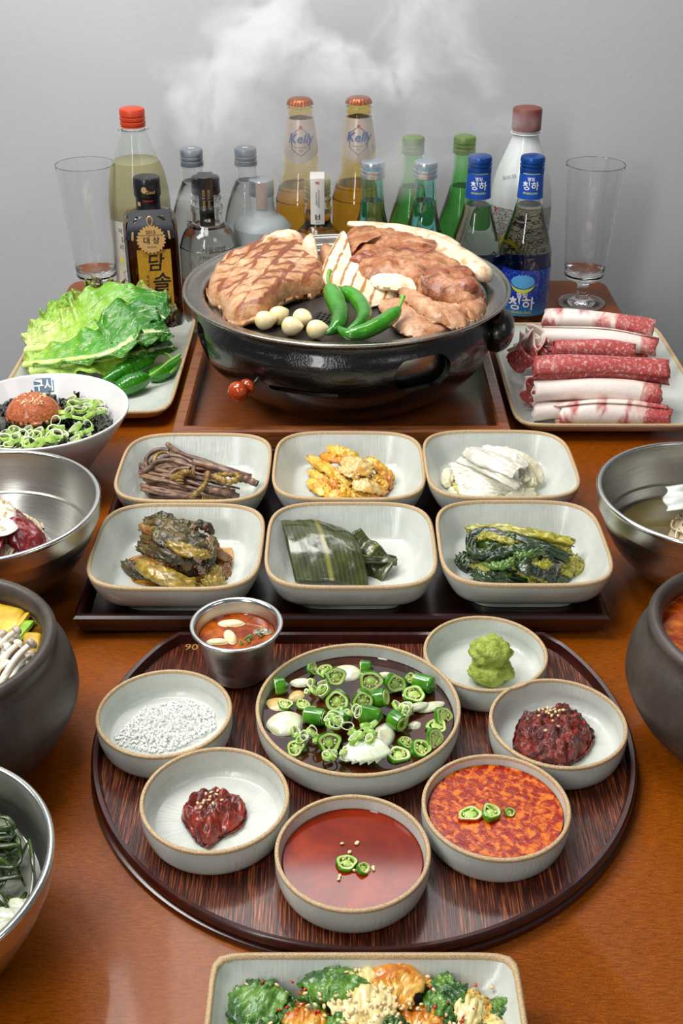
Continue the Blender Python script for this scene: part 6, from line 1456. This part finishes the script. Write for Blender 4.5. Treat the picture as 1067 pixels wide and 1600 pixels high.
# -- lower left steel bowl
b5 = (-.2516, .467)
steel_bowl(*b5, .090, .080, 'brushed steel bowl of dark seaweed salad at the lower left edge')
M_gbr = simple('pale_cold_broth', '74786a', '8a8d7c', 20, rough=.08, bumps=0, coat=.5)
ob('cold_broth', disc(.0755, 0, 90), M_gbr, None, (b5[0], b5[1], .056), label='pale cold broth in the lower left steel bowl', cat='broth', kind='stuff')
M_weed = simple('glossy_dark_green_seaweed', '10200a', '3c5218', 60, rough=.22, bumps=.4, coat=.2)
random.seed(51)
for k in range(120):
    a = U(0, 6.28); q0 = sqrt(U(0, 1)) * .052; P = []; h_ = U(.058, .070)
    x, y = q0 * cos(a) + .006, q0 * sin(a) + .012; an = U(0, 6.28)
    for j in range(5):
        P.append(Vector((x, y, h_ + U(-.003, .004)))); an += U(-.8, .8); x += .011 * cos(an); y += .010 * sin(an)
        d = hypot(x, y)
        if d > .070: x, y = x / d * .070, y / d * .070
    c0 = P[0].copy()
    ob('seaweed_strand', tube([p - c0 for p in P], [.0007, .0018, .0022, .0014, .0006], 6, 22, .45), M_weed, None, (b5[0] + c0.x, b5[1] + c0.y, c0.z), label='glossy dark green seaweed strand in the lower left bowl', cat='seaweed', group='seaweed strands in the lower left bowl', smooth=180)
G7 = gen(0, 5.33, (0, 1220))
for i, (pts, w_) in enumerate((([(20, 880, .064), (120, 700, .066), (245, 490, .062)], .0010), ([(245, 490, .062), (170, 650, .064), (150, 730, .062), (210, 880, .058)], .0011), ([(245, 480, .062), (270, 640, .062), (280, 760, .060)], .0013), ([(60, 960, .060), (160, 1000, .062), (215, 930, .060)], .0020), ([(0, 300, .066), (60, 310, .066), (110, 380, .064), (60, 440, .064)], .0022))):
    P = [G7(*q) for q in pts]; c0 = P[0]
    ob('seaweed_strand', tube([p - c0 for p in P], [w_ * .6, w_, w_, w_ * .5], 6, 24, .6), M_weed, None, c0, label='long seaweed strand reaching towards the bowl rim', cat='seaweed', group='long seaweed strands by the rim', smooth=180)
for i, (x, y, s) in enumerate(((60, 1150, .012), (150, 1110, .011), (20, 1230, .010), (110, 1180, .009), (170, 1060, .011), (10, 1130, .011), (200, 1100, .007), (-40, 1200, .012), (-60, 1100, .012), (180, 1190, .006))):
    q = G7(x, y, .060)
    ob('cucumber_chunk', blob(s * .8, s * .55, s * .35, .18, 1.6, 3, i), simple('pale_translucent_chunk', 'b9c0a0', 'e2e5d6', 90, rough=.25, bumps=.3, sss=.3, sssr=.004, coat=.4), None, q, (0, 0, U(0, 3)), label='pale translucent chunk at the front of the lower left bowl', cat='vegetable', group='pale chunks in the lower left bowl', smooth=180)
# ================================================================ fresh kimchi in the near dish
M_kg = simple('seasoned_green_leaf', '1f4a10', '5c8a26', 60, rough=.28, bumps=.9, bscale=110, bdist=.003, c3='36661a', coat=.5); M_ko = simple('orange_seasoned_cabbage', 'b8660e', 'e0b050', 50, rough=.28, bumps=.6, bscale=110, c3='cf8a22', coat=.5, sss=.15, sssr=.004)
M_kc = simple('pale_seasoned_cabbage_rib', 'd8b860', 'e9dba0', 50, rough=.28, bumps=.5, coat=.5, sss=.15, sssr=.004)
T3 = gen(0, 1.84, (280, 1440)); zt_ = .004
random.seed(61); sp = []
for k in range(46):
    x = U(150, 900); y = 180 + 300 * ((k * .618) % 1); a = U(-.8, 1.2); L_ = U(70, 150)
    sp.append(([(x, y, .010 + U(0, .016)), (x + L_ * .5 * cos(a), y + L_ * .4 * sin(a), .016 + U(0, .014)), (min(920, x + L_ * cos(a)), y + L_ * .8 * sin(a), .010 + U(0, .01))], U(.007, .013), (0, 1, 2, 0, 1)[k % 5], U(.15, .5)))
sp += [([(180, 165, .028), (220, 200, .034), (290, 240, .030)], .018, 0, .2), ([(140, 230, .022), (200, 280, .028), (290, 290, .026)], .016, 0, .25), ([(355, 160, .030), (440, 150, .040), (540, 180, .036)], .014, 0, .3), ([(440, 200, .034), (530, 200, .038), (620, 215, .034)], .022, 2, .12), ([(555, 160, .034), (620, 140, .038), (690, 190, .036)], .018, 1, .3),
       ([(300, 270, .030), (360, 270, .034), (430, 280, .030)], .014, 1, .3), ([(740, 220, .028), (770, 180, .034), (800, 150, .034)], .012, 0, .2), ([(730, 180, .030), (760, 230, .032), (800, 260, .026)], .010, 0, .3), ([(800, 210, .030), (840, 220, .032), (880, 240, .026)], .014, 2, .25), ([(900, 290, .020), (920, 240, .026), (945, 215, .028)], .010, 0, .3), ([(640, 270, .030), (700, 270, .032), (760, 290, .028)], .014, 1, .3), ([(590, 280, .034), (620, 275, .036), (650, 290, .032)], .012, 0, .4), ([(440, 250, .034), (480, 290, .034), (500, 330, .03)], .012, 0, .3)]
for i, (pts, w, m, fo) in enumerate(sp):
    P = [T3(x, y + 14, zt_ + .001 + z * .72) for x, y, z in pts]
    ribbon(P, w, (M_kg, M_ko, M_kc)[m], 'kimchi_piece', ('dark green seasoned leaf in the near rectangular dish', 'orange seasoned cabbage piece in the near rectangular dish', 'pale cabbage rib with chilli seasoning in the near rectangular dish')[m], 'kimchi', ('green kimchi leaves in the near dish', 'orange kimchi pieces in the near dish', 'pale kimchi ribs in the near dish')[m], th=.0014, fold=fo, seed=i * 1.3, wob=.0026)
gs = []
for k in range(170):
    x, y = random.gauss(520, 90), random.gauss(225, 40)
    if k % 3 == 0: x, y = U(150, 900), U(170, 330)
    p = T3(x, y + 10, zt_ + .0262 + U(0, .004) - abs(x - 540) * .00002); gs.append(xf(seed_g, tuple(p), (U(-.5, .5), U(-.5, .5), U(0, 6)), 1.15))
ob('sesame_seeds', join(*gs), M_ses, None, label='toasted sesame scattered over the near dish of kimchi', cat='seasoning', kind='stuff', smooth=180)
flakes('chilli_flakes', T3, zt_, 60, (180, 860), (170, 320), .0015, M_flake, 'red chilli flakes over the near dish of kimchi', lambda x, y: .024)

# ================================================================ steam above the grill
def steam():
    n = NT('steam'); t = n.t; t.nodes.remove(n.b)
    pv = n.n('VolumePrincipled'); n.l(pv.outputs[0], n.out.inputs['Volume'])
    pv.inputs['Color'].default_value = (.97, .98, 1, 1); pv.inputs['Anisotropy'].default_value = .2
    wn = n.n('TexNoise'); wn.inputs['Scale'].default_value = 7; wn.inputs['Detail'].default_value = 3; n.l(n.tc.outputs['Object'], wn.inputs['Vector'])
    sub_ = n.n('VectorMath', operation='SUBTRACT'); n.l(wn.outputs['Color'], sub_.inputs[0]); sub_.inputs[1].default_value = (.5, .5, .5)
    scl = n.n('VectorMath', operation='SCALE'); n.l(sub_.outputs[0], scl.inputs[0]); scl.inputs['Scale'].default_value = .22
    ad = n.n('VectorMath', operation='ADD'); n.l(n.tc.outputs['Object'], ad.inputs[0]); n.l(scl.outputs[0], ad.inputs[1])
    tot = None
    for (x, y, z), (rx, ry, rz), s in PUFFS:
        d = n.n('VectorMath', operation='SUBTRACT'); n.l(ad.outputs[0], d.inputs[0]); d.inputs[1].default_value = (x, y - SY, z)
        m = n.n('VectorMath', operation='DIVIDE'); n.l(d.outputs[0], m.inputs[0]); m.inputs[1].default_value = (rx, ry, rz)
        ln = n.n('VectorMath', operation='LENGTH'); n.l(m.outputs[0], ln.inputs[0])
        v = n.ramp(ln.outputs['Value'], [(0.0, float(s)), (1.0, 0.0)]); tot = v if tot is None else n.math('MAXIMUM', tot, v)
    f = n.noise(13, 6, .62, ad.outputs[0], .4)
    f = n.ramp(f, [(.42, .0), (.62, 1.0)])
    n.l(n.math('MULTIPLY', n.math('MULTIPLY', tot, f), 190.0), pv.inputs['Density'])
    return n.m
SY = 1.5
def pf_(px, py, y=1.5):
    el = TILT + math.atan((py - 800) / FPX); z = CAMH - y * math.tan(el); return ((px - 533.5) / FPX * (y * cos(TILT) + (CAMH - z) * sin(TILT)), y, z)
PUFFS = [(pf_(350, 140), (.085, .06, .060), 1.0), (pf_(380, 55), (.09, .06, .05), .6), (pf_(470, 100), (.12, .06, .05), .55), (pf_(560, 90), (.10, .06, .05), .6), (pf_(640, 100), (.07, .06, .06), .95), (pf_(660, 40), (.08, .05, .06), .6), (pf_(745, 70), (.035, .05, .05), .45), (pf_(720, 190), (.09, .06, .03), .18), (pf_(450, 230), (.10, .06, .07), .10), (pf_(620, 230), (.10, .06, .06), .12), (pf_(330, 310), (.06, .05, .05), .30)]
so = ob('steam', box(.62, .17, .40, (0, 0, .36), 0), steam(), None, (0, SY, 0), label='white steam drifting up behind the grill in front of the wall', cat='steam', kind='stuff', smooth=0)
so.data.materials[0].cycles.homogeneous_volume = False if hasattr(so.data.materials[0], 'cycles') else None
SC.cycles.volume_step_rate = 3.0; SC.cycles.volume_max_steps = 64
